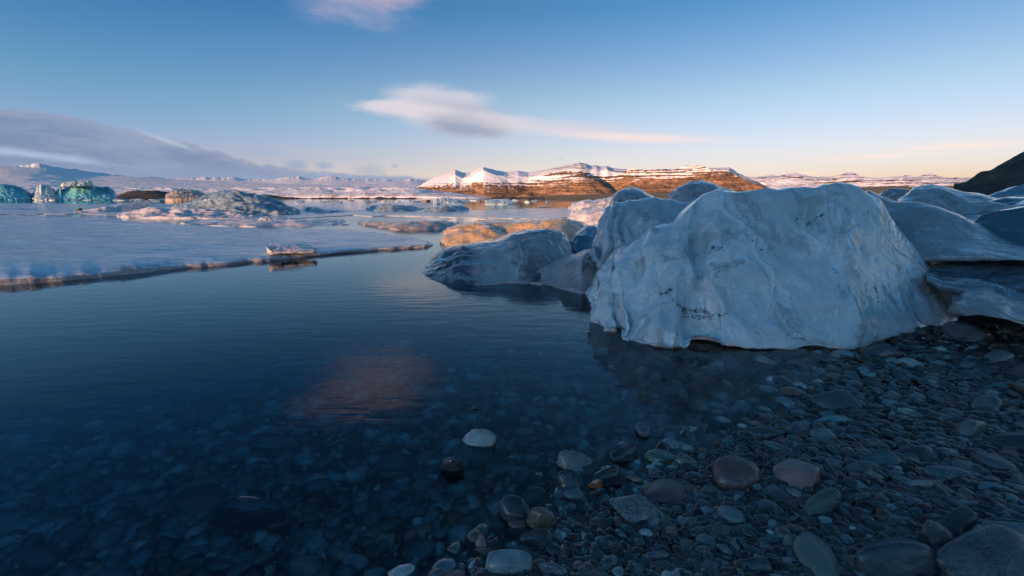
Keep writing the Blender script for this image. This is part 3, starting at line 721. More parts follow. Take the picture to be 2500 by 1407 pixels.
piece('ice_block', 'dark glassy ice hump at the water, between the amber slab and the huge block', 'ice block',
    [(1034, 674), (1044, 652), (1060, 632), (1085, 610), (1110, 601), (1130, 597), (1180, 592), (1212, 587), (1250, 570), (1290, 561), (1335, 558), (1372, 564), (1395, 592), (1402, 630), (1420, 660)],
    [(1034, 676), (1050, 686), (1110, 694), (1170, 697), (1240, 690), (1330, 692), (1420, 680)],
    M['ice_clear'], lean=.8, bulge=.35, thick=1.0, nc=260, nr=110, scal=(2.4, 2.4, 2.6), amp=.045, seed=23,
    ash=[(1210, 625, 1225, 675, 62, 1.1), (1300, 600, 1380, 600, 60, .7), (1300, 650, 1360, 640, 40, .45), (1060, 668, 1200, 690, 16, .6)],
    ribs=[([(1060, 640), (1110, 622), (1160, 625), (1215, 600), (1260, 575)], 5, .012), ([(1080, 660), (1130, 640), (1180, 650)], 5, .010), ([(1130, 600), (1170, 612), (1230, 608), (1290, 585), (1340, 575)], 5, .012), ([(1265, 590), (1275, 640), (1262, 680)], 5, .008), ([(1395, 592), (1380, 575), (1340, 562)], 5, .012), ([(1045, 655), (1090, 625), (1130, 605)], 5, .012)])
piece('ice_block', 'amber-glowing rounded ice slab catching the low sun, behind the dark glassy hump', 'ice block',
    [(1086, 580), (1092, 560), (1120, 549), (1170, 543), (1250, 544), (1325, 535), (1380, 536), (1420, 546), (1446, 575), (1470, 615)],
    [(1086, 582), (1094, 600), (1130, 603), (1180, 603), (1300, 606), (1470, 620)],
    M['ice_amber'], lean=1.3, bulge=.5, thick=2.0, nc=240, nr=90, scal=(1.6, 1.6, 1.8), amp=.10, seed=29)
piece('ice_block', 'small blue-grey ice lump wedged behind the dark glassy hump, beside the folded lobe', 'ice block',
    [(1395, 600), (1410, 570), (1432, 556), (1452, 552), (1480, 560), (1500, 610)],
    [(1395, 602), (1420, 625), (1460, 630), (1500, 625)], M['ice_blue'], dist=5.5, lean=.4, bulge=.2, thick=.6, nc=90, nr=50, scal=(4, 4, 4), amp=.05, seed=31)
# pieces behind, between the amber slab and the huge block
piece('ice_block', 'low pale ice lump tinged orange, farthest left of the pieces behind the folded lobe', 'ice block',
    [(1388, 515), (1398, 497), (1420, 490), (1450, 489), (1478, 484), (1510, 480), (1530, 500)], [(1388, 517), (1420, 521), (1470, 522), (1530, 522)],
    M['ice_pale'], lean=2.5, bulge=.8, thick=3, nc=120, nr=50, scal=(.9, .9, 1.2), amp=.16, seed=37)
piece('ice_block', 'wide low snowy ice ledge lit pink, in front of the low pale lump', 'ice block',
    [(1384, 530), (1400, 518), (1450, 512), (1500, 514), (1560, 516)], [(1384, 532), (1430, 546), (1480, 550), (1560, 550)],
    M['ice_snowy'], lean=2, bulge=.6, thick=2, nc=110, nr=50, scal=(1.4, 1.4, 2), amp=.10, seed=39)
piece('ice_block', 'grey ice peak with a rounded top, left one of two showing above the folded lobe', 'ice block',
    [(1486, 500), (1497, 480), (1508, 468), (1522, 460), (1545, 457), (1565, 464), (1588, 477), (1620, 500)], [(1486, 502), (1520, 530), (1570, 530), (1620, 520)],
    M['ice_grey'], dist=8.3, lean=.6, bulge=.6, thick=2, nc=100, nr=60, scal=(1.4, 1.4, 1), amp=.10, seed=41)
piece('ice_block', 'grey angular ice peak rising behind the upper left corner of the huge block', 'ice block',
    [(1640, 500), (1647, 480), (1660, 457), (1688, 446), (1715, 441), (1742, 448), (1760, 458), (1790, 464), (1820, 500)], [(1640, 502), (1680, 530), (1760, 530), (1820, 520)],
    M['ice_grey'], dist=7.5, lean=.6, bulge=.6, thick=2, nc=110, nr=60, scal=(1.6, 1.6, 1.2), amp=.09, seed=43)
# right of the block
piece('ice_slab', 'long smooth grey ice slab sloping down to the right, directly behind the huge block', 'ice slab',
    [(2080, 480), (2120, 463), (2150, 478), (2190, 494), (2235, 494), (2290, 506), (2340, 524), (2390, 548), (2440, 580), (2490, 600), (2560, 612), (2640, 640)],
    [(2080, 600), (2200, 640), (2300, 636), (2400, 632), (2640, 645)],
    M['ice_grey'], dist=4.1, lean=.75, bulge=.15, thick=1.2, nc=260, nr=110, scal=(1.3, 1.3, 1.6), amp=.045, fine=.003, seed=47, skirt=0)
piece('ice_slab', 'grey ice slab with a peaked left end, behind the long sloping slab and below the dark hill', 'ice slab',
    [(2195, 490), (2212, 475), (2232, 456), (2275, 446), (2310, 454), (2350, 466), (2400, 475), (2432, 486), (2470, 500)], [(2195, 500), (2260, 530), (2330, 532), (2400, 524), (2470, 510)],
    M['ice_grey'], dist=7.0, lean=.8, bulge=.3, thick=1.3, nc=150, nr=70, scal=(1.5, 1.5, 1.4), amp=.06, seed=49, skirt=0)
piece('ice_block', 'small broken ice rubble heap in the gap between the two grey slabs', 'ice block',
    [(2145, 480), (2158, 468), (2180, 461), (2210, 460), (2235, 470), (2250, 490)], [(2145, 490), (2190, 505), (2250, 500)],
    M['ice_dirty'], dist=9.5, lean=.5, bulge=.3, thick=1, nc=80, nr=40, scal=(3, 3, 3), amp=.10, seed=51, skirt=0)
piece('ice_block', 'dark glassy ice boulder with a curved rim, at the right edge beyond the grey slab', 'ice block',
    [(2380, 556), (2390, 540), (2410, 522), (2440, 510), (2480, 504), (2540, 500), (2640, 520)], [(2380, 558), (2400, 600), (2450, 625), (2540, 640), (2640, 640)],
    M['ice_dark'], dist=4.9, lean=.5, bulge=.3, thick=.8, nc=150, nr=80, scal=(2.6, 2.6, 3.4), amp=.06, seed=53, skirt=.1)
piece('ice_block', 'low dark rippled ice swell behind the glassy boulder, at the right edge of the picture', 'ice block',
    [(2290, 520), (2340, 505), (2400, 494), (2450, 484), (2520, 478), (2640, 474)], [(2290, 540), (2350, 560), (2450, 560), (2640, 560)],
    M['ice_dark'], dist=6.3, lean=1.2, bulge=.3, thick=1.5, nc=150, nr=70, scal=(2, 2, 4), amp=.06, seed=55, skirt=.1)
piece('ice_block', 'pale frosted ice ridge below the dark hill, highest at the right edge', 'ice block',
    [(2395, 485), (2430, 474), (2460, 462), (2500, 452), (2560, 446), (2640, 446)], [(2395, 488), (2450, 494), (2520, 494), (2640, 494)],
    M['ice_blue'], dist=12.0, lean=1.2, bulge=.3, thick=1.5, nc=100, nr=50, scal=(1.4, 1.4, 3), amp=.10, seed=57, skirt=.1)
piece('ice_shelf', 'flat rippled dark ice shelf running to the right edge, under the long grey slab', 'ice shelf',
    [(2262, 640), (2300, 620), (2350, 614), (2420, 612), (2500, 610), (2640, 612)], [(2262, 680), (2300, 700), (2380, 712), (2440, 722), (2500, 735), (2640, 760)],
    M['ice_shelf'], dist=3.72, lean=1.0, bulge=.05, thick=.4, nc=200, nr=110, scal=(2.5, 5, 3), amp=.03, fine=.006, seed=59, skirt=0)
shelf = piece('ice_block', 'brown-grey dirty ice lump under the rippled shelf, at the right end of the huge block', 'ice block',
    [(2325, 745), (2350, 715), (2400, 706), (2450, 722), (2500, 738), (2560, 745), (2640, 770)], [(2325, 752), (2360, 772), (2390, 770), (2440, 778), (2490, 790), (2560, 815), (2640, 830)],
    M['ice_dirty'], dist=3.12, lean=.45, bulge=.1, thick=.7, nc=160, nr=70, scal=(4, 4, 5), amp=.03, seed=61, skirt=0)
# lagoon, left
piece('ice_mound', 'large smooth blue-grey ice mound standing in the lagoon', 'iceberg',
    [(395, 520), (430, 508), (470, 497), (495, 480), (520, 469), (548, 467), (590, 471), (640, 478), (682, 491), (712, 508), (735, 522)], [(395, 522), (450, 527), (600, 530), (735, 526)],
    M['ice_mound'], lean=4, bulge=1.5, thick=6, nc=200, nr=90, scal=(.5, .5, 1.1), amp=.22, fine=.02, seed=63)
piece('ice_floe', 'jagged pinkish ice slab lying in front of the large blue-grey mound', 'ice floe',
    [(285, 527), (330, 515), (372, 507), (410, 510), (450, 506), (500, 512), (560, 516), (645, 522)], [(285, 530), (350, 533), (450, 534), (560, 534), (645, 530)],
    M['ice_snowy'], lean=2.5, bulge=.8, thick=3, nc=160, nr=50, scal=(1, 1, 1.5), amp=.12, seed=65)
piece('ice_floe', 'tilted orange-white ice shard pointing up to the right, left of the large mound', 'ice floe',
    [(178, 518), (220, 511), (260, 504), (300, 499), (340, 491), (358, 489), (368, 494)], [(178, 520), (240, 520), (300, 518), (345, 508), (368, 496)],
    M['ice_snowy'], lean=1.2, bulge=.4, thick=1.2, nc=110, nr=40, scal=(1.2, 1.2, 2), amp=.08, seed=67, skirt=.05)
piece('ice_floe', 'long flat pink-edged floe in front of the large mound', 'ice floe',
    [(440, 541), (500, 537), (600, 536), (700, 538), (780, 534), (830, 538), (868, 546)], [(440, 545), (520, 551), (640, 555), (760, 555), (830, 550), (868, 548)],
    M['ice_snowy'], lean=2.2, bulge=.3, thick=1.5, nc=160, nr=40, scal=(1.5, 1.5, 3), amp=.05, seed=69)
piece('ice_chunk', 'small pink ice chunk sitting on the long flat pink-edged floe', 'ice chunk',
    [(630, 537), (637, 531), (650, 529), (664, 532), (668, 538)], [(630, 539), (650, 541), (668, 540)],
    M['ice_snowy'], dist=14.6, lean=.1, bulge=.1, thick=.3, nc=40, nr=24, scal=(4, 4, 4), amp=.02, seed=71, skirt=0)
piece('ice_floe', 'brown-edged flat floe in open water between the long pink floe and the amber slab', 'ice floe',
    [(872, 543), (900, 541), (960, 543), (1020, 541), (1080, 540), (1122, 548)], [(872, 547), (920, 555), (980, 563), (1050, 563), (1100, 557), (1122, 550)],
    M['ice_dirty'], lean=.9, bulge=.3, thick=1.2, nc=140, nr=40, scal=(2, 2, 3), amp=.05, seed=73)
piece('ice_mound', 'left one of two low slate-blue ice humps in the middle of the lagoon', 'iceberg',
    [(893, 514), (905, 503), (940, 497), (980, 500), (1020, 505), (1035, 514)], [(893, 516), (960, 519), (1035, 516)],
    M['ice_mound'], lean=2, bulge=1, thick=3, nc=100, nr=50, scal=(.8, .8, 1.2), amp=.12, seed=75)
piece('ice_mound', 'right one of two low slate-blue ice humps in the middle of the lagoon', 'iceberg',
    [(1020, 516), (1050, 507), (1085, 503), (1115, 499), (1130, 505), (1145, 515)], [(1020, 518), (1080, 521), (1145, 517)],
    M['ice_mound'], lean=2, bulge=1, thick=3, nc=100, nr=50, scal=(.8, .8, 1.2), amp=.12, seed=77)
piece('ice_floe', 'thin blue ice shard trailing right of the large mound', 'ice floe',
    [(728, 500), (745, 506), (775, 507), (800, 512), (850, 518)], [(728, 503), (745, 516), (780, 521), (850, 520)],
    M['ice_blue'], lean=1.5, bulge=.4, thick=1.5, nc=90, nr=36, scal=(1.4, 1.4, 2), amp=.08, seed=79)
piece('ice_chunk', 'flat pink ice chunk near the front edge of the wide wet ice sheet', 'ice chunk',
    [(650, 598), (662, 595), (700, 597), (740, 600), (765, 603), (772, 609)], [(650, 602), (662, 613), (700, 616), (750, 613), (772, 610)],
    M['ice_snowy'], dist=6.7, z0=.085, lean=.2, bulge=.12, thick=.4, nc=100, nr=40, scal=(3, 3, 4), amp=.035, seed=81, skirt=.015)

# flat sheets: near and far edges given on the ground
def sheet(name, label, cat, near, far, m, zt=.08, nc=300, nr=120, amp=.02, seed=0, rough=2.0, ft=.0):
    x0 = max(near[0][0], far[0][0]); x1 = min(near[-1][0], far[-1][0])
    Xs = np.linspace(x0, x1, nc)
    yn = smooth_interp(Xs, near)+rough*fbm(P3(Xs*.02, Xs*0, seed), 3, seed)
    yf = np.minimum(smooth_interp(Xs, far), yn-.1)
    dn, df = gdist(yn, 0, Xs), gdist(yf, 0, Xs)
    if not np.isscalar(zt): zt = np.interp(Xs, *zip(*zt))
    zt0 = zt+0*Xs
    zt = zt*(1+.40*fbm(P3(Xs*.016, Xs*0, seed+1), 3, seed+1))
    rows = []
    for q, zq in [(-.0, -.10)]+[(0.0, k/10) for k in range(6)]+[(.0012, .62), (.004, .74), (.009, .84), (.016, .92), (.026, .98)]+[(.034+.951*s**1.6, 1.0) for s in np.linspace(0, 1, nr)]+[(.995, .7), (1.0, -.3)]:
        d = dn+(df-dn)*q
        dx, dy, dz = ray(Xs, yn); h = np.hypot(dx, dy)
        x, y = dx/h*d, dy/h*d
        if q < .06: y = y+(1-q/.06)*.07*fbm(P3(x*2.2, zq*.35+0*x, seed), 5, seed+2, .6)+.02*(1-zq)*(zq < 1)
        ww = math.exp(-q*40); z = zq*(zt*ww+zt0*(1-ww)) if zq >= 0 else zq+0*x
        z = z+0*x
        if zq == 1.0: z = z+amp*fbm(P3(x*.9, y*1.6), 5, seed+3)*min(1, q*20)+ft*q
        rows.append(P3(x, y, z))
    v = np.concatenate(rows); n_r = len(rows)
    e = np.minimum(1, (np.minimum(np.arange(nc), nc-1-np.arange(nc)))/4.0)
    v[:, 2] *= np.tile(.15+.85*e, n_r)
    org = np.array([v[:, 0].mean(), v[:, 1].mean(), 0])
    o = mesh_obj(name, v-org, grid_faces(n_r, nc), m); o.location = org
    tag(o, label, cat); return o
sheet('ice_sheet', 'wide flat wet ice sheet with a thick grey edge along the open water', 'ice sheet',
    [(-500, 720), (-200, 706), (0, 697), (130, 689), (250, 677), (400, 660), (520, 651), (660, 637), (800, 622), (900, 613), (1000, 607), (1045, 603), (1057, 598)],
    [(-500, 530), (0, 530), (250, 536), (440, 556), (600, 562), (700, 564), (860, 564), (950, 576), (1020, 586), (1057, 596)],
    M['sheet'], [(-500, .13), (0, .12), (400, .085), (700, .06), (1057, .045)], 420, 170, .035, 5, 1.6)
sheet('ice_sheet', 'thin distant ice sheet across the left of the lagoon, behind the tilted shard', 'ice sheet',
    [(-600, 528), (0, 524), (200, 523), (420, 530), (640, 537), (800, 530), (880, 524)], [(-600, 497), (0, 497), (200, 498), (420, 498), (640, 500), (800, 505), (880, 520)],
    M['sheet'], .025, 260, 60, .04, 9, 1.5)
sheet('ice_sheet', 'broken thin ice sheet between the slate-blue humps and the amber slab', 'ice sheet',
    [(840, 524), (900, 528), (1050, 530), (1200, 534), (1300, 534), (1400, 532), (1440, 528)], [(840, 519), (900, 514), (1050, 513), (1200, 514), (1300, 510), (1400, 510), (1440, 520)],
    M['sheet'], .03, 220, 50, .03, 13, 1.5)
# far icebergs
def berg(label, top, bot, m, seed, dist=240, parts=None):
    return piece('iceberg', label, 'iceberg', top, bot, m, dist=dist, lean=8, bulge=4, thick=14, nc=120, nr=60, scal=(.09, .09, .12) if dist > 150 else (.28, .28, .22), amp=.22 if dist > 150 else .16, fine=.04, seed=seed, skirt=.3, rough=2)
berg('turquoise iceberg cut by the left edge of the picture', [(-60, 470), (-20, 452), (10, 449), (35, 452), (60, 461), (78, 474)], [(-60, 486), (20, 487), (78, 486)], M['ice_turq'], 83)
berg('pale mint iceberg with a hole, between the two turquoise ones', [(78, 474), (88, 456), (100, 450), (118, 452), (130, 460), (142, 474)], [(78, 486), (110, 487), (142, 486)], M['ice_white'], 85)
bb = berg(None, [(132, 476), (150, 465), (150, 446), (190, 443), (220, 441), (232, 455), (250, 457), (265, 456), (278, 465), (284, 474)], [(132, 487), (200, 488), (284, 487)], M['ice_turq'], 87, 240)
cap = piece('pale_block', None, None, [(149, 450), (155, 446), (190, 442), (222, 440), (228, 452)], [(149, 458), (190, 457), (228, 456)], M['ice_white'], dist=239, lean=1, bulge=2, thick=8, nc=60, nr=30, scal=(.2, .2, .2), amp=.3, seed=89, skirt=0)
root = bpy.data.objects.new('iceberg', None); C.objects.link(root); root.location = (bb.location.x, bb.location.y, 0)
tag(root, 'largest turquoise iceberg, with a pale flat block on its left shoulder', 'iceberg')
bb.name = 'body'
for q_ in (bb, cap):
    q_.parent = root; q_.location = q_.location-root.location
    for k_ in ('category', 'label'):
        if k_ in q_: del q_[k_]
cap['label'] = 'pale mint flat block'
bd = berg('dirty black and white iceberg on the far side behind the large mound', [(404, 476), (420, 466), (440, 462), (470, 463), (490, 468), (508, 478)], [(404, 485), (450, 486), (508, 484)], M['ice_black'], 91, 110)
berg('small glassy pale green iceberg at the foot of the pyramid mountain', [(1058, 494), (1066, 486), (1085, 482), (1110, 485), (1135, 492)], [(1058, 499), (1090, 501), (1135, 499)], M['ice_white'], 93, 60)
berg('low flat turquoise-white iceberg right of the pale green one, far shore', [(1185, 493), (1200, 488), (1240, 486), (1255, 493)], [(1185, 497), (1220, 498), (1255, 497)], M['ice_white'], 95, 60)

# brash along the far shore
rng = random.Random(7)
def small_ice(name, label, cat, group, X, Y, wpx, hpx, m, seed, z=0.0):
    d = float(gdist(Y, z, X)); dx, dy, dz = [float(q) for q in ray(X, Y)]; h = math.hypot(dx, dy)
    k = d*h/F/h*math.sqrt(1)  # metres per pixel
    o = rock(name, m, (wpx*k/2, wpx*k/2*rng.uniform(.5, .9), hpx*k), seed, p=5)
    o.location = (dx/h*d, dy/h*d, z); o.rotation_euler = (0, 0, rng.uniform(-.4, .4)); tag(o, label, cat, group); return o
# unit sphere for rocks
def ico(n):
    import bmesh
    bm = bmesh.new(); bmesh.ops.create_icosphere(bm, subdivisions=n, radius=1)
    v = np.array([x.co[:] for x in bm.verts]); f = np.array([[q.index for q in x.verts] for x in bm.faces]); bm.free(); return v, f
ICO = {n: ico(n) for n in (2, 3, 4, 5)}
def rock_shape(n, seed, p=7, k=9, nz=.04):
    v, f = ICO[n]; r_ = np.random.RandomState(seed)
    N = r_.normal(size=(k, 3)); N /= np.linalg.norm(N, axis=1)[:, None]
    N = np.concatenate([N, -N*[[1, 1, 1]]]); hh = np.concatenate([r_.uniform(.75, 1.05, k)]*2)*r_.uniform(.9, 1.1, 2*k)
    q = np.maximum(v@N.T, 0)/hh
    r = (q**p).sum(1)**(-1.0/p)
    w_ = v*r[:, None]; w_ = w_/np.abs(w_).max(0)
    return w_*(1+nz*fbm(v*2.5+seed, 3, seed % 97))[:, None], f
def rock(name, m, size, seed, n=4, p=7, tone=None, nz=.04, k=9, spk=0.0):
    v, f = rock_shape(n, seed, p, k, nz); v = v*np.array(size)
    col = None
    if tone is not None: col = np.tile(np.array([*tone, spk]), (len(v), 1))
    return mesh_obj(name, v, f, m, colors=col)
far_bits = [(X, Y) for X, Y in [(300+i*23+rng.uniform(-9, 9), 491+rng.uniform(-2, 4)) for i in range(46)] if not (400 < X < 730)]
ICOL = [('pale', 'ice_pale'), ('white', 'ice_white'), ('blue', 'ice_blue'), ('black', 'ice_black'), ('blue', 'ice_blue')]
def where(X):
    for x, q in [(90, 'below the turquoise iceberg at the left edge'), (150, 'below the pale mint iceberg'), (290, 'below the largest turquoise iceberg'), (400, 'below the dark moraine bank'), (530, 'beyond the large mound'),
                 (800, 'just right of the large mound'), (890, 'left of the slate-blue humps'), (1040, 'beyond the left slate-blue hump'), (1160, 'by the pale green iceberg'), (1260, 'by the low flat turquoise-white iceberg')]:
        if X < x: return q
    return 'below the brown moor'
def bit(X, Y, wp, hp, sd_):
    cn, mn = rng.choice(ICOL); sz = 'tiny' if wp < 13 else ('small' if wp < 19 else 'longer')
    small_ice('ice_fragment', f'{sz} {cn} ice fragment on the far water {where(X)}', 'ice fragment', 'ice fragments along the far shore', X, Y, wp, hp, M[mn], sd_)
for i, (X, Y) in enumerate(far_bits): bit(X, Y, rng.uniform(8, 26), rng.uniform(1.5, 4.5), 300+i)
for i in range(26): bit(rng.uniform(0, 420), 488.5+rng.uniform(-.8, 1.6), rng.uniform(8, 22), rng.uniform(1., 3), 400+i)
o = small_ice('stone', 'small dark stone stuck in the ice left of the tilted shard', 'stone', None, 197, 516, 11, 6, M['moraine'], 501)
for i, (X, Y, wp, lb) in enumerate([(35, 512, 46, 'thin dark floe at the far left edge of the lagoon'), (66, 513.5, 30, 'short thin dark floe just right of the one at the left edge'),
        (1140, 523, 40, 'thin dark floe below the right slate-blue hump'), (1185, 521, 26, 'short dark floe right of the slate-blue humps'), (1255, 505, 34, 'thin dark floe in front of the low turquoise-white iceberg'),
        (1330, 507, 50, 'wide thin floe left of the low pale ice lump')]):
    small_ice('ice_floe', lb, 'ice floe', 'thin dark floes on the lagoon', X, Y, wp, 2.2, M['ice_blue'], 520+i)

# ------------------------------------------------------------------ stones
def hit(X, Y, off=0.0):
    z = 0.0
    for _ in range(6):
        d = float(gdist(Y, z+off, X)); dx, dy, dz = [float(q) for q in ray(X, Y)]; h = math.hypot(dx, dy)
        x, y = dx/h*d, dy/h*d; z = float(gz(np.array([x]), np.array([y]))[0])
    return x, y, z
GREY = (.075, .085, .09); DARK = (.035, .042, .048); TEAL = (.07, .12, .125); GREEN = (.085, .11, .09); PALE = (.20, .23, .23)
RED = (.105, .055, .048); PINK = (.26, .13, .11); BROWN = (.10, .075, .055); SPEC = (.12, .13, .12); ORNG = (.32, .10, .04)
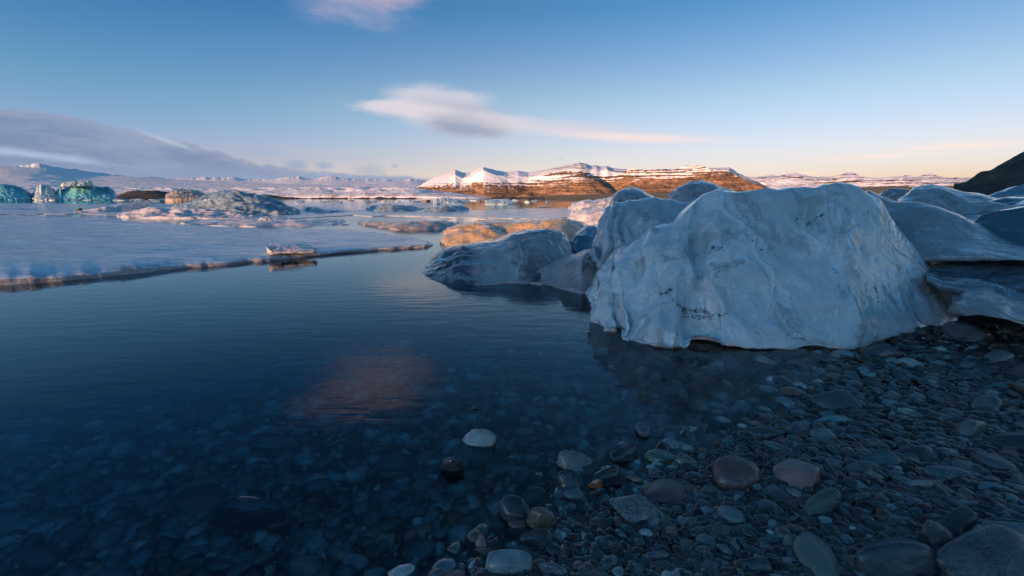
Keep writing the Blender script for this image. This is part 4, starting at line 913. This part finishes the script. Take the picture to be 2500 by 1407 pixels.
# (X, Y centre, width px, height px, colour, speckle, plane count p, label)
big = [
 (1148, 1064, 92, 62, PALE, .8, 4, 'pale speckled round stone poking alone out of the still water'),
 (1800, 1160, 128, 92, RED, .1, 3, 'smooth round red-brown stone, wet and the largest near the waterline'),
 (1945, 1156, 108, 92, PINK, .3, 12, 'angular pinkish stone right of the round red-brown one'),
 (1560, 1240, 134, 96, GREY, .6, 9, 'large grey stone of rounded triangular outline at the waterline'),
 (1405, 1118, 84, 54, SPEC, .5, 7, 'banded grey stone with a cracked pale top, half out of the water'),
 (1606, 1118, 74, 56, GREEN, .1, 6, 'wet dark green-grey stone with faceted top between a low wet stone and a smaller oval'),
 (1670, 1130, 58, 34, GREEN, .1, 5, 'small wet green-grey oval right of the faceted wet stone'),
 (1525, 1112, 66, 34, DARK, .0, 8, 'low dark wet stone left of the faceted wet stone'),
 (1384, 1180, 66, 46, DARK, .0, 4, 'round slate-dark stone ringed by water, left of a dark oval'),
 (1486, 1166, 82, 44, DARK, .0, 5, 'dark oval wet stone beside the tiny orange one'),
 (1450, 1186, 30, 16, ORNG, .1, 8, 'tiny orange-brown stone at the foot of the dark oval'),
 (1256, 1240, 80, 62, DARK, .1, 4, 'dark round stone half submerged, left of the pebble cluster'),
 (1322, 1268, 68, 48, BROWN, .2, 5, 'brownish grey stone at the pebble cluster, above the dark brown one'),
 (1314, 1322, 100, 60, (.05, .04, .036), .0, 7, 'dark brown humped stone at the edge of the shallow pool'),
 (1243, 1384, 118, 70, PALE, .2, 6, 'pale wet knobbly stone cut by the bottom of the picture'),
 (1350, 1396, 84, 52, GREY, .3, 5, 'grey wet rounded stone right of the pale knobbly one at the bottom'),
 (2004, 1240, 118, 74, (.06, .09, .075), .1, 4, 'large smooth green-grey oval lying below the angular pinkish stone'),
 (1904, 1099, 74, 34, TEAL, .1, 4, 'light teal oval above the angular pinkish stone'),
 (1868, 1062, 92, 40, DARK, .2, 7, 'flat dark stone above the light teal oval'),
 (1942, 1075, 40, 36, GREY, .1, 7, 'small grey upright stone right of the flat dark one'),
 (2014, 1066, 64, 42, (.13, .15, .14), .4, 6, 'grey-green speckled stone below the flat teal stone'),
 (2030, 1030, 92, 26, (.10, .20, .21), .2, 7, 'flat bright teal stone high on the gravel'),
 (1764, 955, 76, 56, BROWN, .0, 5, 'brown stone breaking the shallow water in front of the huge block'),
 (1795, 926, 62, 36, (.055, .045, .035), .0, 6, 'dark brown stone just behind the brown one in the shallows'),
 (1822, 914, 42, 22, (.02, .02, .02), .0, 8, 'black sharp-edged stone touching the dark brown one in the shallows'),
 (2150, 1127, 92, 50, (.045, .07, .08), .0, 4, 'dark blue-grey egg-shaped stone, middle of the gravel'),
 (2104, 1148, 90, 22, GREY, .1, 5, 'long flat grey stone below left of the dark egg-shaped one'),
 (2122, 1166, 46, 24, (.16, .22, .18), .5, 8, 'small pale green speckled stone under the long flat grey one'),
 (2245, 1110, 100, 44, DARK, .0, 5, 'wide dark stone right of the dark egg-shaped one'),
 (2312, 1164, 108, 42, (.06, .09, .10), .1, 7, 'broad flat blue-grey stone with a faceted top'),
 (2233, 1188, 72, 38, (.13, .15, .15), .2, 4, 'light grey rounded stone left below the broad flat one'),
 (2024, 1183, 42, 26, GREY, .1, 4, 'small grey oval right of the angular pinkish stone'),
 (2092, 1218, 58, 34, (.06, .08, .085), .0, 4, 'smooth grey-blue oval in the middle foreground gravel'),
 (2155, 1236, 52, 34, (.065, .085, .085), .0, 4, 'grey oval in the foreground between two similar blue-grey ovals'),
 (2222, 1232, 58, 32, (.07, .10, .12), .0, 4, 'blue oval in the foreground with a shiny top'),
 (2100, 1255, 60, 30, (.08, .12, .13), .4, 9, 'streaked blue angular stone below the grey-blue oval'),
 (2198, 1282, 62, 38, (.06, .08, .075), .0, 4, 'dark rounded stone left of the long brown one'),
 (2288, 1312, 96, 66, BROWN, .3, 6, 'long brown tapering stone in the lower right'),
 (2332, 1288, 118, 60, DARK, .0, 4, 'broad dark stone behind the long brown one'),
 (2196, 1372, 214, 110, (.04, .055, .065), .05, 5, 'very large dark slate boulder cut by the bottom of the picture'),
 (2430, 1386, 290, 90, (.05, .06, .062), .2, 5, 'largest flat dark boulder in the lower right corner'),
 (2470, 1312, 130, 66, (.12, .14, .15), .2, 7, 'pale grey flat boulder cut by the right edge near the bottom'),
 (2370, 1054, 98, 50, (.07, .09, .08), .1, 4, 'large greenish rounded stone towards the right edge'),
 (2474, 1086, 110, 62, DARK, .0, 4, 'large dark rounded boulder at the right edge'),
 (2362, 816, 96, 56, (.07, .08, .09), .3, 8, 'big blocky grey stone lying by the right foot of the huge block'),
 (2440, 876, 92, 36, (.12, .14, .14), .3, 4, 'pale grey oval stone below the dirty ice lump'),
 (2220, 1012, 42, 26, (.17, .20, .15), .5, 5, 'small pale speckled stone in the fine gravel right of the flat teal one'),
 (2410, 992, 80, 42, (.08, .10, .10), .1, 5, 'grey stone leaning on its neighbour above the large greenish one'),
 (2430, 1198, 90, 30, (.09, .13, .15), .1, 12, 'pointed flat blue flake in the lower right gravel'),
 (1895, 1205, 56, 66, (.07, .075, .08), .0, 5, 'grey curved stone below the gap of the red-brown and pinkish stones'),
 (1735, 1200, 58, 34, (.08, .09, .075), .1, 5, 'small olive-grey stone at the lower left of the round red-brown one'),
 (1750, 1300, 92, 44, (.07, .07, .065), .2, 7, 'broad low brown-grey stone under the puddles'),
 (1602, 1362, 68, 36, (.06, .08, .09), .1, 4, 'smooth dark oval near the bottom centre'),
 (1550, 1384, 46, 52, (.08, .10, .105), .1, 9, 'upright pointed grey stone at the bottom centre'),
 (1840, 1385, 90, 56, (.05, .06, .065), .0, 7, 'dark blocky stone at the bottom, left of the slate boulder'),
 (1665, 1060, 70, 32, (.05, .075, .06), .2, 7, 'flat dark green stone just out of the shadowed water'),
 (1574, 1046, 40, 36, (.07, .09, .11), .1, 8, 'small upright stone with pale lines in the shadowed water'),
 (1093, 1132, 72, 34, DARK, .0, 7, 'dark wet peaked stone breaking the surface left of the banded one'),
 (1156, 996, 22, 8, DARK, .0, 7, 'tiny dark stone tip above the round speckled one'),
 (605, 1262, 216, 112, (.035, .045, .05), .1, 5, 'very large dark oval boulder whose top just touches the surface'),
 (410, 1318, 66, 44, (.20, .27, .32), .2, 12, 'pale blue angular stone on the bottom, left of the speckled grey one'),
 (462, 1342, 78, 76, (.11, .13, .11), .8, 5, 'speckled grey-green round stone on the bottom beside the pale angular one'),
 (617, 1168, 46, 42, (.20, .18, .15), .8, 10, 'pale brown speckled angular stone above the very large dark boulder'),
 (980, 1177, 54, 46, (.14, .20, .26), .6, 9, 'blue speckled squarish stone on the bottom'),
 (962, 1230, 42, 34, (.14, .22, .27), .6, 7, 'small pale blue stone below the blue squarish one'),
 (370, 1130, 64, 26, (.15, .24, .26), .1, 6, 'pale teal elongated stone alone on the dark bottom'),
 (828, 1146, 84, 62, (.055, .075, .08), .1, 9, 'flat dark slab with angular outline on the bottom'),
 (775, 1198, 90, 50, (.04, .055, .06), .0, 4, 'dark smooth oval on the bottom right below the flat slab'),
 (1026, 1278, 46, 30, (.20, .34, .38), .2, 5, 'bright pale teal pebble under the water'),
 (292, 1386, 82, 56, (.06, .14, .17), .1, 4, 'teal round stone at the bottom edge, left'),
 (572, 1382, 100, 52, (.07, .17, .19), .1, 6, 'broad teal stone with a lighter patch at the bottom edge'),
 (905, 1040, 50, 28, (.10, .14, .15), .1, 6, 'small grey stone on the bottom left of the round speckled one'),
 (965, 1028, 28, 12, (.28, .33, .33), .1, 4, 'tiny pale oval on the bottom left of the round speckled stone'),
 (930, 1112, 88, 50, (.05, .065, .065), .1, 5, 'dark oval on the bottom above the blue squarish stone'),
 (838, 1196, 36, 32, (.12, .16, .15), .6, 9, 'small speckled square stone right of the dark smooth oval'),
 (1208, 1136, 26, 18, (.34, .30, .24), .1, 4, 'small beige oval under the water left of the banded stone'),
 (672, 1090, 140, 62, (.03, .045, .05), .0, 5, 'wide almost black stone on the bottom in the middle left'),
 (420, 1085, 110, 46, (.035, .05, .05), .0, 5, 'long dark stone on the bottom above the pale teal one'),
 (180, 1185, 80, 50, (.04, .06, .06), .1, 5, 'dim green-black stone on the bottom at the far left'),
]
GAP = []
for i, (X, Y, wp, hp, tone, spk, p, lab) in enumerate(big):
    x, y, z = hit(X, Y+hp*.22)
    depth = (y*math.cos(PITCH)+(HC-z)*math.sin(PITCH)); k = depth/F
    a = wp*k/2
    # seen from above at an angle: the height in the picture mixes depth and height
    sinv = (HC-z)/math.sqrt(x*x+y*y+(HC-z)**2)
    hz = a*(.62 if hp/wp > .5 else .42)
    b = max(a*.45, min(a*1.25, (hp*k/2-hz*.5)/max(sinv, .2)))
    if z < .01 and z+1.38*hz < .02 and 1050 < X < 1650 and not any(q in lab for q in ('bottom,', 'on the bottom', 'under the water')): hz = ((.046 if wp > 60 else .030)-z)/1.38; a = max(a, .022); d0 = float(gdist(Y+hp*.25, 0, X)); h0 = math.hypot(x, y); x, y = x*d0/h0, y*d0/h0; a *= 1.08
    if wp < 30 and X == 1156: a = .02; hz = .014; z = -.010
    if X == 605: hz = (.003-z)/1.38
    o = rock('stone', M['stone'], (a, b, hz), 700+i*3, 5 if wp > 90 else 4, p, tone, .05, 7, spk)
    o.location = (x, y+b*.1, z+hz*.38); o.rotation_euler = (math.radians(rng.uniform(-5, 5)), math.radians(rng.uniform(-6, 6)), math.radians(rng.uniform(-12, 12)))
    tag(o, lab, 'stone'); GAP.append((x, y, max(a, b)))
GAPn = np.array(GAP)
# cobbles one can count
protos = [[None]*12 for _ in range(1)]
tones = [GREY, DARK, TEAL, GREEN, (.05, .065, .07), (.09, .10, .10), (.045, .06, .065), BROWN, (.14, .17, .17), (.06, .10, .11), (.04, .05, .055), (.085, .06, .05), (.18, .21, .20), RED]
protos = []
for i in range(42):
    r_ = np.random.RandomState(900+i)
    v, f = rock_shape(3, 950+i, [4, 5, 7, 9][i % 4], 8, .05)
    tn = tones[i % len(tones)]
    me_o = mesh_obj('cobble', v*[1, r_.uniform(.6, .95), r_.uniform(.35, .62)], f, M['stone'], colors=np.tile(np.array([*(1.15*q for q in tn), r_.choice([0, 0, .2, .6])]), (len(v), 1)))
    protos.append(me_o)
blk = lambda x, y: (x > .5) and (y > 2.2)
placed = [tuple(q) for q in GAP]; n = 0; tries = 0
used = set()
STOPS = [',', ' of ', ' above', ' below', ' left', ' right', ' with', ' lying', ' breaking', ' cut', ' at ', ' on ', ' poking', ' between', ' beside', ' in ', ' under', ' towards', ' touching', ' ringed', ' half', ' alone', ' behind', ' just', ' leaning', ' high', ' whose', ' ringed', ' middle', ' wet and']
def short(l):
    k = min([l.find(q) for q in STOPS if l.find(q) > 0]+[len(l)]); return l[:k]
sh = [short(b_[7]) for b_ in big]
LM = [(b_[0], b_[1], q) for b_, q in zip(big, sh) if sh.count(q) == 1 and len(q.split()) > 2]
TN = ['grey', 'charcoal', 'teal', 'green-grey', 'slate', 'mid-grey', 'dark slate', 'brownish', 'light grey', 'blue-green', 'near-black', 'dull brown', 'pale', 'reddish']
LABN = {}
def zone(X, Y, z, j, wpx):
    lx, ly, ln = min(LM, key=lambda q: (q[0]-X)**2+((q[1]-Y)*1.6)**2)
    d_ = ('left of' if X < lx else 'right of') if abs(X-lx) > abs(Y-ly)*1.2 else ('behind' if Y < ly else 'in front of')
    far_ = 'some way ' if math.hypot(X-lx, Y-ly) > 130 else 'just '
    kind_ = 'sunken stone' if z < -.005 else 'cobble'
    sz = 'small' if wpx < 34 else ('big' if wpx > 70 else 'medium')
    lb = f"{sz} {TN[j % 14]} {kind_} {far_}{d_} the {ln}"
    if len(lb.split()) > 16: lb = f"{TN[j % 14]} {kind_} {far_}{d_} the {ln}"
    if lb in LABN: gp = 'stones '+d_+' the '+ln
    LABN[lb] = 1
    return 'stone', lb, 'stones on the lagoon bottom' if z < -.005 else 'cobbles on the shore'
nw = 0
while n < 222 and tries < 40000:
    tries += 1
    X = rng.uniform(-40, 2540); Y = rng.uniform(840, 1430)
    x, y, z = hit(X, Y)
    if z < -.005 and (nw > 105 or rng.random() < .3): continue
    if y > 2.15 and .45 < x < 2.9 and Y < 868: continue
    a = rng.choice([.016, .020, .026, .032, .040, .052, .062])*(.8+.25*y)*rng.uniform(.85, 1.15)*(1.15 if z < 0 else 1.0)
    if any((x-q[0])**2+(y-q[1])**2 < (a+q[2])**2*.85 for q in placed): continue
    placed.append((x, y, a))
    j = rng.randrange(len(protos)); src = protos[j]
    if j in used: o = src.copy(); C.objects.link(o)
    else: o = src; used.add(j)
    o.location = (x, y, z+a*.18); o.scale = (a, a, a*rng.uniform(.8, 1.15)); o.rotation_euler = (rng.uniform(-.2, .2), rng.uniform(-.2, .2), rng.uniform(-.7, .7)+math.pi*rng.randrange(2))
    nm, lb, gp = zone(X, Y, z, j, 2*a*F/(y*math.cos(PITCH)+HC*math.sin(PITCH))); tag(o, lb, 'stone', gp); n += 1; nw += z < -.005
for j, src in enumerate(protos):
    if j not in used: bpy.data.objects.remove(src)
# gravel: beyond counting, one mesh
def gravel():
    r_ = np.random.RandomState(5); PL = np.array(placed)
    shapes = []
    for i in range(14):
        v, f = rock_shape(2, 1200+i, [4, 6, 9][i % 3], 7, .04); shapes.append((v*[1, r_.uniform(.6, .95), r_.uniform(.4, .7)], f))
    N = 36000
    X = r_.uniform(-80, 2580, N*3); Y = 800+630*r_.uniform(0, 1, N*3)**1.0
    e_ = r_.uniform(0, 1, N*3) < .26; X = np.where(e_, r_.uniform(2560, 5200, N*3), X); Y = np.where(e_, 700+900*r_.uniform(0, 1, N*3), Y)
    e2 = r_.uniform(0, 1, N*3) < .04; X = np.where(e2, r_.uniform(-700, 2500, N*3), X); Y = np.where(e2, r_.uniform(1407, 1900, N*3), Y)
    z = np.zeros(len(X))
    for _ in range(5):
        d = gdist(Y, z, X); dx, dy, dz = ray(X, Y); h = np.hypot(dx, dy); x, y = dx/h*d, dy/h*d; z = gz(x, y)
    dist = np.hypot(x, y)
    a = (.0045+.019*r_.uniform(0, 1, len(X))**2.6)*(.75+.35*dist)
    a = a*np.where(z < -.02, 1.7, 1.0)
    ok = (dist < 5.5)
    keep = r_.uniform(0, 1, len(X)) < np.where(z > -.02, 1.0, .16)
    ok &= keep
    idx = np.where(ok)[0][:N]
    V = []; Fc = []; Cc = []; off = 0
    tn = np.array([(*q, 0) for q in tones*2+[GREY, DARK, DARK, (.055, .07, .075), (.05, .06, .07), (.26, .28, .27), (.16, .08, .05), DARK, TEAL]])
    for s, (sv, sf) in enumerate(shapes):
        id_ = idx[s::len(shapes)]; m = len(id_)
        ang = r_.uniform(0, 2*np.pi, m); ti = r_.uniform(-.35, .35, m)
        ca, sa = np.cos(ang), np.sin(ang); ct, st = np.cos(ti), np.sin(ti)
        v = sv[None]*a[id_][:, None, None]
        x1 = v[..., 0]*ct[:, None]-v[..., 2]*st[:, None]; z1 = v[..., 0]*st[:, None]+v[..., 2]*ct[:, None]; y1 = v[..., 1]
        xx = x1*ca[:, None]-y1*sa[:, None]+x[id_][:, None]; yy = x1*sa[:, None]+y1*ca[:, None]+y[id_][:, None]
        zz = z1+(z[id_]+a[id_]*.25)[:, None]
        V.append(np.stack([xx, yy, zz], -1).reshape(-1, 3))
        Fc.append((sf[None]+(np.arange(m)*len(sv))[:, None, None]).reshape(-1, 3)+off); off += m*len(sv)
        c = tn[r_.randint(0, len(tn), m)]*np.concatenate([np.exp(r_.normal(size=(m, 1))*.5)*.55]*3+[np.ones((m, 1))], 1)
        c[:, :3] = np.minimum(c[:, :3]*np.where(z[id_] < -.015, 2.6, 1.0)[:, None], .34)
        Cc.append(np.repeat(c, len(sv), 0))
    o = mesh_obj('gravel', np.concatenate(V), np.concatenate(Fc), M['stone'], colors=np.concatenate(Cc))
    tag(o, 'fine wet dark gravel filling the gaps between the shore stones', 'gravel', kind='stuff')
gravel()
# dry grass stem on the dirty ice
def stem():
    pts = []
    for q in np.linspace(0, 1, 14):
        X = 2408+(2496-2408)*q; Y = 742+(786-742)*q+3*math.sin(q*3); dx, dy, dz = [float(k) for k in ray(X, Y)]; h = math.hypot(dx, dy)
        D = 3.06+.02*q; pts.append(np.array([dx/h*D, dy/h*D, HC+dz/h*D]))
    v = []
    for k, p in enumerate(pts):
        r = .0022*(1-.5*k/13)
        for a in range(6): v.append(p+np.array([0, math.cos(a*math.pi/3)*r, math.sin(a*math.pi/3)*r]))
    o = mesh_obj('grass_stem', np.array(v), grid_faces(14, 6, True), M['straw'])
    tag(o, 'thin pale dry grass stem lying against the dirty ice lump at the right edge', 'grass stem')
stem()
print('faces', sum(len(o.data.polygons) for o in bpy.data.objects if o.type == 'MESH'))
